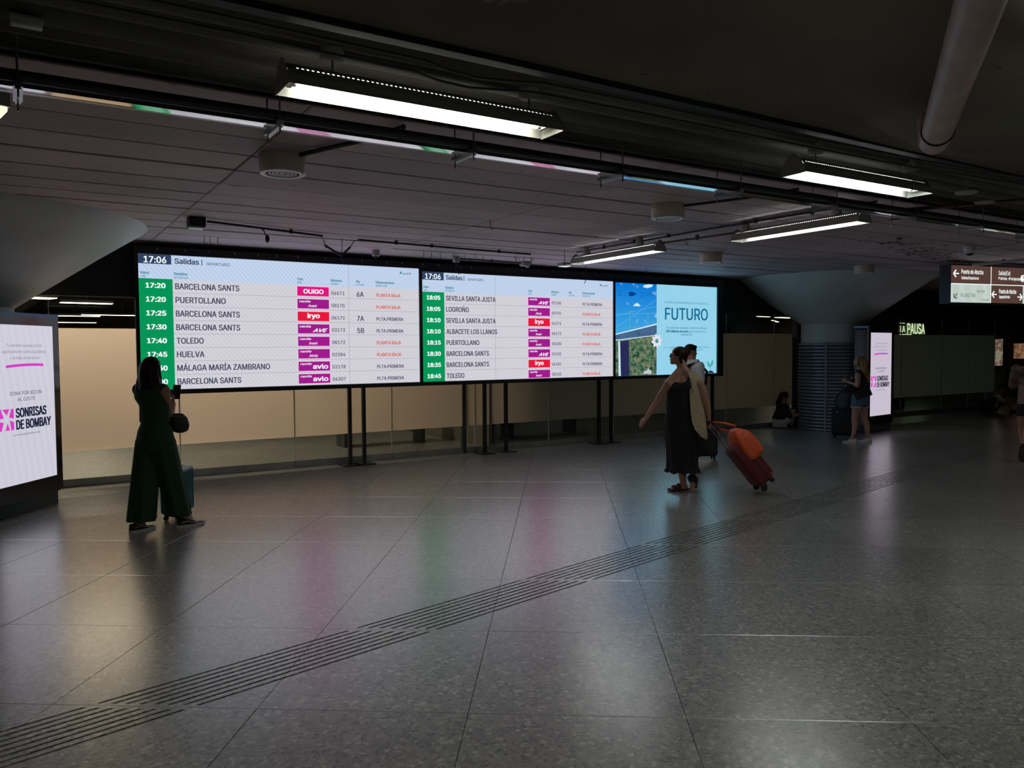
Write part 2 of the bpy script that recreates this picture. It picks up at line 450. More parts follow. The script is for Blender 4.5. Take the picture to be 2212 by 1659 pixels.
for j in range(len(SEAM) - 1):
    xo = 1.5 if j % 1 == 0 else 0
    for i in range(-2, 14):
        x0 = 1.5 + i * 3.0; y0, y1 = SEAM[j], SEAM[j + 1]
        if x0 > 40: continue
        dz = random.uniform(-0.003, 0.003); tl = random.uniform(-0.003, 0.003)
        mb = MB(); gx = 0.004; g = 0.011; e = 0.008
        A = [(x0 + gx + e, y0 + g + e), (x0 + 3 - gx - e, y0 + g + e), (x0 + 3 - gx - e, y1 - g - e), (x0 + gx + e, y1 - g - e)]
        Bq = [(x0 + gx, y0 + g), (x0 + 3 - gx, y0 + g), (x0 + 3 - gx, y1 - g), (x0 + gx, y1 - g)]
        zz = [ZC + dz, ZC + dz, ZC + dz + tl, ZC + dz + tl]
        mb.add([(p[0], p[1], z) for p, z in zip(A, zz)] + [(p[0], p[1], z + 0.005) for p, z in zip(Bq, zz)] + [(p[0], p[1], ZC + 0.02) for p in Bq],
               [(3, 2, 1, 0)] + [((i_ + 1) % 4, (i_ + 1) % 4 + 4, i_ + 4, i_)[::-1] for i_ in range(4)] + [((i_ + 1) % 4 + 4, (i_ + 1) % 4 + 8, i_ + 8, i_ + 4)[::-1] for i_ in range(4)])
        mb.build('panel', M_BOARD, ceil)
# ribbed band nearer the camera
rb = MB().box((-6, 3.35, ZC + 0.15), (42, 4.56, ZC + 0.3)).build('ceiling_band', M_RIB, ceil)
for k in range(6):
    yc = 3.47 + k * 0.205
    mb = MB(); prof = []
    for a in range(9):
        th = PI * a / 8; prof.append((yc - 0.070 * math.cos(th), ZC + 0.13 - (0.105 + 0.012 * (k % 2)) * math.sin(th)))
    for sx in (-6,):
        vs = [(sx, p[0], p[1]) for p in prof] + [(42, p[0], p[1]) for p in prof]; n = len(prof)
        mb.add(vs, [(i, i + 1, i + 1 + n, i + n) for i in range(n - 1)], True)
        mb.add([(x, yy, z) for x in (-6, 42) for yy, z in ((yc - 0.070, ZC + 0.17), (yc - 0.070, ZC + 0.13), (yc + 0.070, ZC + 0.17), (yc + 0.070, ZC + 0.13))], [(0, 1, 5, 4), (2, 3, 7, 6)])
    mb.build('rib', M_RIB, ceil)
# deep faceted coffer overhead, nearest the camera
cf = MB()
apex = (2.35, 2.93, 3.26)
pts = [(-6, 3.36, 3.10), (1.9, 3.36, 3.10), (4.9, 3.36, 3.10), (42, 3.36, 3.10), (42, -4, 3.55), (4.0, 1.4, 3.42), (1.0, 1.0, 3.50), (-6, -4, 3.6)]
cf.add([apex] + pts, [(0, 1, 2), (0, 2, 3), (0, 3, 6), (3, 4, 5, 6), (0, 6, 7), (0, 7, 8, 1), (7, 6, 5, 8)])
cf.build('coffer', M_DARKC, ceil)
# flaked paint on the coffer
M_FLAKE = mat('flaked_plaster', (0.34, 0.33, 0.30, 1), 0.9, noise_amt=0.4, noise_scale=20, bump=0.5)
random.seed(11)
fl = MB()
def blob(mb, cx, cy, z, r, n=9, t=0.003):
    pts = [(cx + r * random.uniform(0.55, 1.1) * math.cos(2 * PI * k / n), cy + r * random.uniform(0.5, 1.0) * math.sin(2 * PI * k / n)) for k in range(n)]
    mb.add([(p[0], p[1], z) for p in pts] + [(p[0], p[1], z + t) for p in pts], [tuple(range(n))[::-1]] + [(i, (i + 1) % n, (i + 1) % n + n, i + n) for i in range(n)])
for k in range(60):
    blob(fl, 1.76 + random.gauss(0, 0.065), 2.93 + random.gauss(0, 0.045), 3.218 - k * 0.0003, random.uniform(0.008, 0.03))
tag(fl.build('flaked_plaster', M_FLAKE, ceil), kind='stuff')
fl = MB()
for k in range(240):
    t = random.random(); r0 = random.uniform(0.012, 0.05)
    blob(fl, 9.6 + 7.5 * t + random.gauss(0, 0.2), 6.3 + 1.9 * t + random.gauss(0, 0.16), ZC - 0.0045 - random.random() * 0.003, r0, n=11, t=0.002)
tag(fl.build('flaked_paint', mat('rusty_flakes', (0.13, 0.085, 0.06, 1), 0.9, noise_amt=0.6, noise_scale=30), ceil), kind='stuff')

# ---- glass wall
wall = empty('wall_back', (0, GY, 0), kind='structure', label='glass wall with frosted panes behind the departure board')
def glass_mat():
    m = bpy.data.materials.new('clear_glass'); m.use_nodes = True; nt = m.node_tree; nt.nodes.clear(); L = nt.links.new
    out = nt.nodes.new('ShaderNodeOutputMaterial'); mx = nt.nodes.new('ShaderNodeMixShader')
    t = nt.nodes.new('ShaderNodeBsdfTransparent'); t.inputs[0].default_value = (0.93, 0.96, 0.94, 1)
    g = nt.nodes.new('ShaderNodeBsdfGlossy'); g.inputs['Roughness'].default_value = 0.02
    f = nt.nodes.new('ShaderNodeFresnel'); f.inputs[0].default_value = 1.5
    gm = nt.nodes.new('ShaderNodeNewGeometry'); im = nt.nodes.new('ShaderNodeMapRange'); im.inputs[3].default_value = 1.5; im.inputs[4].default_value = 1 / 1.5
    L(gm.outputs['Backfacing'], im.inputs[0]); L(im.outputs[0], f.inputs[0])      # the same air-to-glass reflectance on both faces
    L(f.outputs[0], mx.inputs[0]); L(t.outputs[0], mx.inputs[1]); L(g.outputs[0], mx.inputs[2]); L(mx.outputs[0], out.inputs[0])
    MATS['clear_glass'] = m; return m
def frost_mat():
    m = bpy.data.materials.new('frosted_film'); m.use_nodes = True; nt = m.node_tree; nt.nodes.clear(); L = nt.links.new
    out = nt.nodes.new('ShaderNodeOutputMaterial'); mx = nt.nodes.new('ShaderNodeMixShader'); mx2 = nt.nodes.new('ShaderNodeMixShader')
    t = nt.nodes.new('ShaderNodeBsdfTranslucent'); t.inputs[0].default_value = (0.97, 0.80, 0.70, 1)
    d = nt.nodes.new('ShaderNodeBsdfDiffuse'); d.inputs[0].default_value = (0.13, 0.15, 0.14, 1)
    g = nt.nodes.new('ShaderNodeBsdfGlossy'); g.inputs['Roughness'].default_value = 0.12; g.inputs[0].default_value = (0.8, 0.8, 0.8, 1)
    f = nt.nodes.new('ShaderNodeFresnel'); f.inputs[0].default_value = 1.33
    mx.inputs[0].default_value = 0.12
    L(t.outputs[0], mx.inputs[1]); L(d.outputs[0], mx.inputs[2]); L(f.outputs[0], mx2.inputs[0]); L(mx.outputs[0], mx2.inputs[1]); L(g.outputs[0], mx2.inputs[2]); L(mx2.outputs[0], out.inputs[0])
    MATS['frosted_film'] = m; return m
M_GLASS, M_FROST = glass_mat(), frost_mat()
M_ALU = mat('brushed_aluminium', (0.42, 0.43, 0.42, 1), 0.38, 0.85, noise_amt=0.2, noise_scale=5)
M_EDGE = mat('pane_edge', (0.55, 0.62, 0.58, 1), 0.3, 0.1)
M_BLACK = mat('black_fascia', (0.012, 0.014, 0.018, 1), 0.55)
M_POST = mat('dark_steel', (0.055, 0.06, 0.07, 1), 0.4, 0.6)
seams = [-2.63, -1.14, 0.35, 1.84, 3.40, 4.93, 6.42, 7.91, 9.38, 10.87, 12.37, 13.84, 15.33, 16.82, 18.55, 20.35, 21.65, 23.0]
def w_mesh(mb, name, m, parent=wall):
    return mb.build(name, m, parent)
for i in range(len(seams) - 1):
    x0, x1 = seams[i] + 0.004, seams[i + 1] - 0.004
    if x0 > 13.9 and x0 < 14.0: x0 = 14.05
    g = w_mesh(MB().box((x0, 0, 0.09), (x1, 0.010, 2.42)), 'glass_pane', M_GLASS)
    w_mesh(MB().add([(x0 + 0.004, -0.0015, 0.45), (x1 - 0.004, -0.0015, 0.45), (x1 - 0.004, -0.0015, 2.01), (x0 + 0.004, -0.0015, 2.01)], [(0, 1, 2, 3)]), 'frosted_film', M_FROST, g)
    w_mesh(MB().box((x1, -0.004, 0.09), (x1 + 0.007, 0.014, 2.42)), 'pane_edge', M_EDGE, g)
    b = w_mesh(MB().box((x0, -0.02, 0.0), (x1, 0.03, 0.10)), 'base_rail', M_ALU)
w_mesh(MB().box((6.18, -0.03, 0.0), (6.24, 0.05, 2.42)), 'door_post', M_POST)
w_mesh(MB().box((6.70, -0.004, 0.0), (6.72, 0.03, 2.42)), 'door_post', M_POST)
for i, (x0, x1) in enumerate([(-6, -1), (-1, 3), (3, 7), (7, 11), (11, 15), (15, 19), (19, 23.4)]):
    w_mesh(MB().box((x0 + 0.004, -0.03, 2.42), (x1 - 0.004, 0.12, ZC + 0.02)), 'fascia_panel', M_BLACK)
MB().box((-6, 3.30, 3.09), (42, 3.37, 3.43)).build('coffer_edge', M_BLACK, ceil)
# hall behind the glass: ceiling, end wall, side walls, all seen dimly through the panes
M_HALL = mat('hall_wall', (0.22, 0.19, 0.15, 1), 0.8, noise_amt=0.3, noise_scale=1.0)
tag(MB().box((-6, GY + 0.1, 3.5), (45, 46, 3.7)).build('ceiling', mat('hall_ceiling', (0.05, 0.045, 0.038, 1), 0.9, noise_amt=0.4)), kind='structure')
tag(MB().box((-6, 45, 0), (45, 45.3, 3.6)).build('wall_far', M_HALL), kind='structure')
tag(MB().box((-6.2, -4, 0), (-6, 46, 3.6)).build('wall_left', M_HALL), kind='structure')
M_OLIVE = mat('olive_wall', (0.10, 0.085, 0.055, 1), 0.8, noise_amt=0.25)
tag(MB().box((33, -4, 0), (33.3, 46, 3.6)).build('wall_right', M_OLIVE), kind='structure')
tag(MB().box((-6, -4.2, 0), (45, -4, 3.6)).build('wall_front', mat('rear_wall', (0.12, 0.12, 0.11, 1), 0.8)), kind='structure')
tag(MB().box((6.95, 11.75, 0), (7.05, 26, 3.5)).build('wall_spill_stop', mat('spill_stop_wall', (0.10, 0.09, 0.07, 1), 0.8)), kind='structure')  # partition added to keep the left side's light off the right panes
# square steel post in front of the glass beside the round column
tag(MB().rbox((14.33, 11.15, 1.175), (0.17, 0.17, 2.35), 0.012).build('steel_post', M_POST), 'dark square steel post between the glass wall and the slatted column', 'post')
# ================================================================== DEPARTURE BOARD
BY = 11.12
board = empty('departure_board', (6.6, BY, 0), label='long black-framed departure board with three lit screens on slim black posts', cat='departure board')
def bbox(name, m, x0, x1, y0, y1, z0, z1, parent=board):
    return link_part(MB().box((x0, y0, z0), (x1, y1, z1)), name, m, parent)
def link_part(mb, name, m, parent):
    """vertices given in world space, object placed under parent at the board's origin"""
    ox, oy = (6.6, BY) if parent is board else (0, 0)
    mb.v = [(v[0] - 6.6, v[1] - BY, v[2]) for v in mb.v]
    return mb.build(name, m, parent)
M_FRAME = mat('black_powder_coat', (0.010, 0.011, 0.013, 1), 0.32, spec=0.5)
M_FR2 = mat('blue_black_frame', (0.02, 0.03, 0.05, 1), 0.3)
fr = MB()
fr.box((1.30, BY - 0.03, 1.15), (11.97, BY + 0.02, 1.205)); fr.box((1.30, BY - 0.03, 2.965), (11.97, BY + 0.02, 3.06))
fr.box((1.30, BY - 0.03, 1.205), (1.345, BY + 0.02, 2.965)); fr.box((11.81, BY - 0.03, 1.205), (11.97, BY + 0.02, 2.965))
fr.box((5.295, BY - 0.025, 1.205), (5.345, BY + 0.02, 2.965)); fr.box((9.155, BY - 0.025, 1.205), (9.198, BY + 0.02, 2.965))
fr.box((5.345, BY - 0.02, 2.922), (9.155, BY + 0.02, 2.965)); fr.box((9.198, BY - 0.02, 2.912), (11.81, BY + 0.02, 2.965))
fr.box((1.32, BY + 0.02, 1.17), (11.95, BY + 0.13, 3.04))
link_part(fr, 'frame', M_FRAME, board)
link_part(MB().box((11.84, BY - 0.034, 1.2), (11.90, BY - 0.0301, 2.93)).box((1.36, BY - 0.034, 2.99), (11.9, BY - 0.0301, 3.004)).box((1.36, BY - 0.034, 1.172), (11.9, BY - 0.0301, 1.178)), 'frame_trim', M_FR2, board)
# small bolts and clips along the top rail
random.seed(3)
for k in range(34):
    x = 1.6 + k * 0.31 + random.uniform(-0.05, 0.05); link_part(MB().cbox((x, BY - 0.033, 3.03), (0.012, 0.006, 0.03)), 'clip', M_ALU, board)
# posts
for x in (4.155, 4.375, 6.47, 6.88, 8.85, 9.13, 11.72):
    p = link_part(MB().box((x - 0.026, BY - 0.0, 0.012), (x + 0.026, BY + 0.05, 1.16)), 'post', M_FRAME, board)
    link_part(MB().box((x - 0.14, BY - 0.12, 0.0), (x + 0.14, BY + 0.16, 0.012)), 'base_plate', M_FRAME, p)
M_BG = screen_mat('timetable_background', rgb(214, 211, 220), rgb(203, 201, 210), 1.0, 7.0, 0.72)
M_HB = screen_mat('header_background', rgb(198, 214, 240), rgb(182, 202, 230), 1.0, 7.0, 0.72)
M_GREEN = emis('time_green', rgb(2, 148, 86))
M_NAVY = emis('clock_navy', rgb(48, 66, 96))
M_WHITE = emis('lit_white', rgb(240, 248, 252), 1.0)
M_INK = emis('ink_slate', rgb(66, 70, 92))
M_TEAL = emis('ink_teal', rgb(40, 130, 150))
M_ORANGE = emis('ink_orange', rgb(215, 88, 56))
M_LINE = emis('row_rule', rgb(150, 152, 162))
M_MAG = emis('tile_magenta', rgb(160, 26, 140))
M_PINK = emis('tile_pink', rgb(226, 20, 128))
M_RED = emis('tile_red', rgb(232, 24, 60))
M_PALE = emis('pale_halo', rgb(232, 205, 228))
def tbl(key, x0, x1, z1, hdr_z, row0, pitch, gx, logo_x, num_x, via_x, obs_x, adif_x, sal, dep, clock_x, rows, vl, zb=1.212, ts=0.078, cap_scale=1.0):
    scr = bbox('screen', M_BG, x0, x1, BY - 0.004, BY + 0.01, zb, z1)
    hb = bbox('header_band', M_HB, x0, x1, BY - 0.006, BY - 0.0041, row0 - 0.01, z1, scr)
    ck = bbox('clock_box', M_NAVY, x0, clock_x[1], BY - 0.008, BY - 0.0061, z1 - 0.12, z1, scr)
    bbox('time_column', M_GREEN, x0, gx, BY - 0.008, BY - 0.0041, zb, row0, scr)
    rl = MB()
    for i in range(1, 8): rl.box((gx, BY - 0.0065, row0 - i * pitch - 0.002), (x1, BY - 0.0042, row0 - i * pitch + 0.002))
    link_part(rl, 'row_rule', M_LINE, scr)
    bbox('module_seam', M_LINE, vl, vl + 0.004, BY - 0.0085, BY - 0.0066, zb, z1, scr)
    for c, m in (('w', M_WHITE), ('i', M_INK), ('t', M_TEAL), ('o', M_ORANGE)):
        text_key(key + c, 'lettering', m, scr, Matrix.Translation((-6.6, -BY, 0)), BY - 0.0102)
    text(key + 'w', '17:06', clock_x[2], z1 - 0.105, 0.080, clock_x[3], 0.035)
    text(key + 'i', 'Salidas', sal[0], sal[2], 0.068, sal[1], 0.04)
    text(key + 'i', 'DEPARTURES', dep[0], dep[2], 0.037, dep[1], 0.01)
    bbox('bar', M_INK, dep[0] - 0.065, dep[0] - 0.055, BY - 0.0085, BY - 0.0066, sal[2] - 0.01, sal[2] + 0.07, scr)
    h1 = hdr_z
    for x, a, a1, bb, b1 in ((x0 + 0.022, 'Hora', 0.10, 'TIME', 0.065), (gx + 0.02, 'Destino', 0.165, 'DESTINATION', 0.17), (logo_x[0] - 0.002, 'Tren', 0.088, 'TRAIN', 0.065), (num_x - 0.003, 'Número', 0.166, 'NUMBER', 0.112), (via_x, 'Vía', 0.06, 'PLATFORM', 0.125), (obs_x - 0.005, 'Observaciones', 0.3, 'OBSERVATIONS', 0.19)):
        s = 0.93 if cap_scale < 1 else 1
        text(key + 't', a, x, h1, 0.036, x + a1 * s, 0.04)
        text(key + 't', bb, x, h1 - 0.045, 0.026, x + b1 * s, 0.01)
    tri = MB(); ax = adif_x[0]
    tri.poly([(ax, z1 - 0.098), (ax + 0.024, z1 - 0.05), (ax + 0.046, z1 - 0.085), (ax + 0.018, z1 - 0.094)], BY - 0.0102, BY - 0.0066)
    link_part(tri, 'emblem', M_TEAL, scr)
    text(key + 'i', 'adif', ax + 0.055, z1 - 0.10, 0.03, adif_x[1], 0.0)
    for i, (tm, dest, dw, op, num, via, obs) in enumerate(rows):
        rz = row0 - i * pitch
        text(key + 'w', tm, x0 + 0.078, rz - 0.118, 0.062, x0 + 0.318, 0.06)
        text(key + 'i', dest, gx + 0.03, rz - 0.127, 0.076, gx + 0.03 + dw, 0.03)
        m = {'ouigo': M_PINK, 'iryo': M_RED}.get(op, M_MAG)
        lx0, lx1 = logo_x; lz = rz - 0.163
        bbox('logo_halo', M_PALE, lx0 - 0.01, lx1 + 0.01, BY - 0.007, BY - 0.0042, lz - 0.01, lz + 0.145, scr)
        bbox('train_logo', m, lx0, lx1, BY - 0.009, BY - 0.0071, lz, lz + 0.133, scr)
        W = lx1 - lx0
        if op == 'ouigo': text(key + 'w', 'OUiGO', lx0 + 0.19 * W, lz + 0.036, 0.062, lx0 + 0.83 * W, 0.05)
        elif op == 'iryo': text(key + 'w', 'iryo', lx0 + 0.30 * W, lz + 0.045, 0.066, lx0 + 0.70 * W, 0.06)
        else:
            text(key + 'w', 'renfe', lx0 + 0.05 * W, lz + 0.086, 0.030, lx0 + 0.41 * W, 0.04, 0.25)
            if op == 'ave': text(key + 'w', 'AVE', lx0 + 0.46 * W, lz + 0.022, 0.050, lx0 + 0.95 * W, 0.06, 0.45)
            elif op == 'avlo':
                text(key + 'w', 'avlo', lx0 + 0.45 * W, lz + 0.03, 0.066, lx0 + 0.94 * W, 0.05)
            else: text(key + 'w', op, lx0 + 0.33 * W, lz + 0.022, 0.036, lx0 + 0.61 * W, 0.02, 0.25)
        text(key + 'i', num, num_x, rz - 0.135, 0.049, num_x + 0.2, 0.022)
        if via: text(key + 'i', via, via_x + 0.01, rz - 0.15, 0.072, via_x + 0.12, 0.028)
        text(key + ('o' if 'BAJA' in obs else 'i'), obs, obs_x, rz - 0.142, 0.049, obs_x + (0.395 if 'BAJA' in obs else 0.44), 0.03)
    return scr
B_, P1 = 'PLANTA BAJA', 'PLTA.PRIMERA'
tbl('a', 1.348, 5.293, 2.962, 2.708, 2.652, 0.1785, 1.752, (3.395, 3.856), 3.893, 4.27, 4.587, (4.972, 5.167), (1.782, 2.085, 2.858), (2.181, 2.477, 2.856), (0, 1.742, 1.412, 1.683), [
    ('17:20', 'BARCELONA SANTS', 0.816, 'ouigo', '06571', '6A', B_), ('17:20', 'PUERTOLLANO', 0.635, 'Avant', '08170', None, B_),
    ('17:25', 'BARCELONA SANTS', 0.816, 'iryo', '06171', '7A', P1), ('17:30', 'BARCELONA SANTS', 0.816, 'ave', '03173', '5B', P1),
    ('17:40', 'TOLEDO', 0.34, 'Avant', '08172', None, B_), ('17:45', 'HUELVA', 0.345, 'Alvia', '02384', None, B_),
    ('17:50', 'MÁLAGA MARÍA ZAMBRANO', 1.21, 'avlo', '02178', None, P1), ('18:00', 'BARCELONA SANTS', 0.816, 'avlo', '06307', None, P1)], 4.156)
tbl('b', 5.345, 9.152, 2.921, 2.672, 2.613, 0.1755, 5.732, (7.317, 7.760), 7.797, 8.162, 8.464, (8.844, 9.031), (5.763, 6.063, 2.817), (6.151, 6.447, 2.815), (0, 5.727, 5.402, 5.673), [
    ('18:05', 'SEVILLA SANTA JUSTA', 0.912, 'ave', '02180', None, P1), ('18:05', 'LOGROÑO', 0.41, 'Alvia', '00701', None, B_),
    ('18:10', 'SEVILLA SANTA JUSTA', 0.912, 'iryo', '06376', None, P1), ('18:10', 'ALBACETE LOS LLANOS', 0.94, 'Avant', '08173', None, B_),
    ('18:15', 'PUERTOLLANO', 0.60, 'Avant', '08180', None, B_), ('18:30', 'BARCELONA SANTS', 0.78, 'ave', '03183', None, P1),
    ('18:35', 'BARCELONA SANTS', 0.78, 'iryo', '06181', None, P1), ('18:45', 'TOLEDO', 0.32, 'Avant', '08182', None, B_)], 6.668, cap_scale=0.9)
# ---- third screen: the advertisement (a flat lit picture)
def pic_sky():
    m = bpy.data.materials.new('picture_sky'); m.use_nodes = True; nt = m.node_tree; b = nt.nodes['Principled BSDF']; L = nt.links.new
    tc = nt.nodes.new('ShaderNodeTexCoord'); sp = nt.nodes.new('ShaderNodeSeparateXYZ'); L(tc.outputs['Object'], sp.inputs[0])
    r = nt.nodes.new('ShaderNodeMapRange'); r.inputs[1].default_value = 1.9; r.inputs[2].default_value = 2.9; L(sp.outputs[2], r.inputs[0])
    mx = nt.nodes.new('ShaderNodeMix'); mx.data_type = 'RGBA'; L(r.outputs[0], mx.inputs[0]); mx.inputs[6].default_value = rgb(60, 170, 228); mx.inputs[7].default_value = rgb(0, 118, 214)
    n = nt.nodes.new('ShaderNodeTexNoise'); n.inputs['Scale'].default_value = 3.4; n.inputs['Detail'].default_value = 6; L(tc.outputs['Object'], n.inputs['Vector'])
    r2 = nt.nodes.new('ShaderNodeMapRange'); r2.inputs[1].default_value = 0.60; r2.inputs[2].default_value = 0.72; L(n.outputs['Fac'], r2.inputs[0])
    m2 = nt.nodes.new('ShaderNodeMix'); m2.data_type = 'RGBA'; L(r2.outputs[0], m2.inputs[0]); L(mx.outputs[2], m2.inputs[6]); m2.inputs[7].default_value = rgb(190, 225, 240)
    L(m2.outputs[2], b.inputs['Emission Color']); b.inputs['Emission Strength'].default_value = 1.0; b.inputs['Base Color'].default_value = (0.01, 0.01, 0.01, 1)
    b.inputs['Roughness'].default_value = 0.25
    return m
def pic_noise(name, cs, scale):
    m = bpy.data.materials.new(name); m.use_nodes = True; nt = m.node_tree; b = nt.nodes['Principled BSDF']; L = nt.links.new
    tc = nt.nodes.new('ShaderNodeTexCoord'); n = nt.nodes.new('ShaderNodeTexNoise'); n.inputs['Scale'].default_value = scale; n.inputs['Detail'].default_value = 9; n.inputs['Roughness'].default_value = 0.7; L(tc.outputs['Object'], n.inputs['Vector'])
    cr = nt.nodes.new('ShaderNodeValToRGB'); L(n.outputs['Fac'], cr.inputs[0]); e = cr.color_ramp.elements
    e[0].position = 0.32; e[0].color = cs[0]; e[1].position = 0.68; e[1].color = cs[-1]
    for k, c in enumerate(cs[1:-1]): x = e.new(0.32 + 0.36 * (k + 1) / (len(cs) - 1)); x.color = c
    L(cr.outputs[0], b.inputs['Emission Color']); b.inputs['Emission Strength'].default_value = 1.0; b.inputs['Base Color'].default_value = (0.01, 0.01, 0.01, 1); b.inputs['Roughness'].default_value = 0.25
    return m
AD0, AD1, ADM = 9.198, 11.803, 10.21
ad = bbox('screen', pic_sky(), AD0, ADM, BY - 0.004, BY + 0.01, 1.209, 2.909)
M_LB = screen_mat('advert_pale_blue', rgb(150, 212, 236), rgb(146, 209, 234), 1.0, 9.0, 0.3)
adp = bbox('advert_panel', M_LB, ADM, AD1, BY - 0.004, BY + 0.01, 1.209, 2.911, ad)
def adpoly(name, m, pts, dy, parent=ad):
    return link_part(MB().poly(pts, BY - 0.004 - dy, BY - 0.0041), name, m, parent)
adpoly('hillside', pic_noise('picture_hillside', [rgb(8, 24, 20), rgb(24, 58, 42), rgb(60, 100, 76), rgb(98, 122, 92), rgb(150, 132, 108), rgb(44, 84, 60)], 11), [(AD0, 1.21), (ADM, 1.21), (ADM, 1.952), (AD0, 1.852)], 0.001)
adpoly('bridge_deck', pic_noise('picture_girder', [rgb(52, 84, 122), rgb(78, 112, 150)], 5), [(AD0, 1.852), (ADM, 1.952), (ADM, 2.16), (AD0, 1.955)], 0.002)
adpoly('deck_edge', emis('picture_white', rgb(205, 228, 242)), [(AD0, 1.955), (ADM, 2.15), (ADM, 2.178), (AD0, 1.975)], 0.003)
adpoly('deck_edge', MATS['picture_white'], [(AD0, 1.85), (ADM, 1.95), (ADM, 1.965), (AD0, 1.868)], 0.003)
adpoly('bridge_pier', emis('picture_pier', rgb(38, 42, 84)), [(9.335, 1.21), (9.535, 1.21), (9.53, 1.858), (9.30, 1.845)], 0.003)
adpoly('pier_edge', MATS['picture_white'], [(9.285, 1.21), (9.335, 1.21), (9.318, 1.85), (9.275, 1.845)], 0.0035)
adpoly('white_building', emis('picture_house', rgb(190, 200, 205)), [(9.89, 1.23), (10.08, 1.235), (10.07, 1.30), (10.02, 1.31), (10.01, 1.35), (9.97, 1.30), (9.9, 1.29)], 0.003)
mst = MB()
for x, zt in ((9.556, 2.402), (9.989, 2.372)):
    zb_ = 1.955 + (x - AD0) * 0.2
    mst.box((x - 0.009, BY - 0.0065, zb_), (x + 0.009, BY - 0.0042, zt)); mst.box((x - 0.02, BY - 0.0065, zt - 0.012), (x + 0.07, BY - 0.0042, zt))
for k in range(34):
    x = AD0 + 0.02 + k * 0.03; zb_ = 1.965 + (x - AD0) * 0.197; mst.box((x, BY - 0.006, zb_), (x + 0.005, BY - 0.0042, zb_ + 0.08))
link_part(mst, 'railing', emis('picture_mast', rgb(96, 160, 190)), ad)
wr = MB()
for z0, z1 in ((2.08, 2.62), (2.33, 2.37), (2.30, 2.50)): wr.poly([(AD0, z0), (ADM, z1), (ADM, z1 + 0.005), (AD0, z0 + 0.005)], BY - 0.0055, BY - 0.0042)
link_part(wr, 'overhead_wire', emis('picture_wire', rgb(120, 190, 225)), ad)
adpoly('fish_emblem', emis('ink_deep_blue', rgb(4, 62, 128)), [(9.43, 2.736), (9.50, 2.722), (9.56, 2.748), (9.63, 2.750), (9.68, 2.728), (9.712, 2.712), (9.66, 2.69), (9.62, 2.672), (9.56, 2.672), (9.51, 2.69), (9.555, 2.71)], 0.002)
adpoly('cloud', emis('picture_cloud', rgb(205, 230, 242)), [(9.63, 2.49), (9.68, 2.535), (9.73, 2.55), (9.77, 2.535), (9.81, 2.49)], 0.0015)
adpoly('cloud', MATS['picture_cloud'], [(9.86, 2.85), (9.91, 2.89), (10.02, 2.905), (10.12, 2.90), (10.09, 2.86), (9.98, 2.83)], 0.0015)
for q, (x, a, z, x1) in enumerate([(9.25, 'Innovación', 2.75, 9.39), (9.25, 'Movilidad', 2.71, 9.35), (9.25, 'inteligente y verde', 2.67, 9.47), (9.82, 'Plan de recuperación del', 2.732, 10.14), (9.82, 'transporte y la movilidad', 2.695, 10.14), (9.82, 'pública', 2.665, 9.89)]):
    text('cd', a, x, z, 0.018, x1, 0.0)
text_key('cd', 'lettering', MATS['ink_deep_blue'], ad, Matrix.Translation((-6.6, -BY, 0)), BY - 0.0075)
text_key('cs', 'lettering', emis('ink_sea', rgb(18, 104, 140)), ad, Matrix.Translation((-6.6, -BY, 0)), BY - 0.0075)
text('cs', 'SEGUIMOS HACIENDO REALIDAD LA MOVILIDAD DEL', 10.405, 2.565, 0.034, 11.555, 0.0)
text('cs', 'FUTURO', 10.418, 2.257, 0.222, 11.557, 0.02)
text('cs', 'Tres décadas después, invertimos más de', 10.436, 2.083, 0.04, 11.514, 0.0)
text('cs', '700 millones de euros', 10.436, 2.015, 0.042, 11.035, 0.06)
text('cs', 'para continuar a la', 11.055, 2.015, 0.04, 11.514, 0.0)
text('cs', 'vanguardia', 10.829, 1.956, 0.04, 11.122, 0.0)
text('cs', 'vía · viaductos · túneles · estructuras · renovación desvíos', 10.393, 1.717, 0.024, 11.589, 0.01)
text('cs', 'catenaria · señalización · electrificación', 10.554, 1.669, 0.024, 11.426, 0.01)
gp = []
for k in range(32):
    th = 2 * PI * (k + 0.5) / 32; r = 0.132 if (k % 4) in (0, 1) else 0.098; gp.append((10.212 + r * math.cos(th), 1.849 + r * math.sin(th) * 1.0))
adpoly('gear', emis('gear_white', rgb(222, 226, 238)), gp, 0.004)
adpoly('gear_hole', emis('gear_hole', rgb(96, 140, 160)), [(10.212 + 0.042 * math.cos(2 * PI * k / 16), 1.849 + 0.042 * math.sin(2 * PI * k / 16)) for k in range(16)], 0.005)
adpoly('flag', emis('flag_yellow', rgb(240, 175, 40)), [(11.20, 1.385), (11.275, 1.385), (11.275, 1.445), (11.20, 1.445)], 0.002)
adpoly('flag', emis('flag_blue', rgb(20, 95, 190)), [(11.332, 1.373), (11.427, 1.373), (11.427, 1.437), (11.332, 1.437)], 0.002)
M_LEAF = emis('picture_leaf', rgb(60, 170, 165))
adpoly('seedling', M_LEAF, [(11.627, 1.26), (11.637, 1.26), (11.64, 1.34), (11.70, 1.38), (11.715, 1.49), (11.66, 1.43), (11.634, 1.36), (11.63, 1.34), (11.575, 1.36), (11.545, 1.45), (11.6, 1.40), (11.625, 1.34)], 0.003)
adpoly('seedling', M_LEAF, [(11.628, 1.33), (11.60, 1.33), (11.555, 1.38), (11.54, 1.46), (11.59, 1.42), (11.62, 1.38)], 0.003)
adpoly('soil', emis('picture_soil', rgb(40, 50, 70)), [(11.54, 1.212), (11.74, 1.212), (11.72, 1.235), (11.67, 1.262), (11.61, 1.262), (11.56, 1.235)], 0.003)
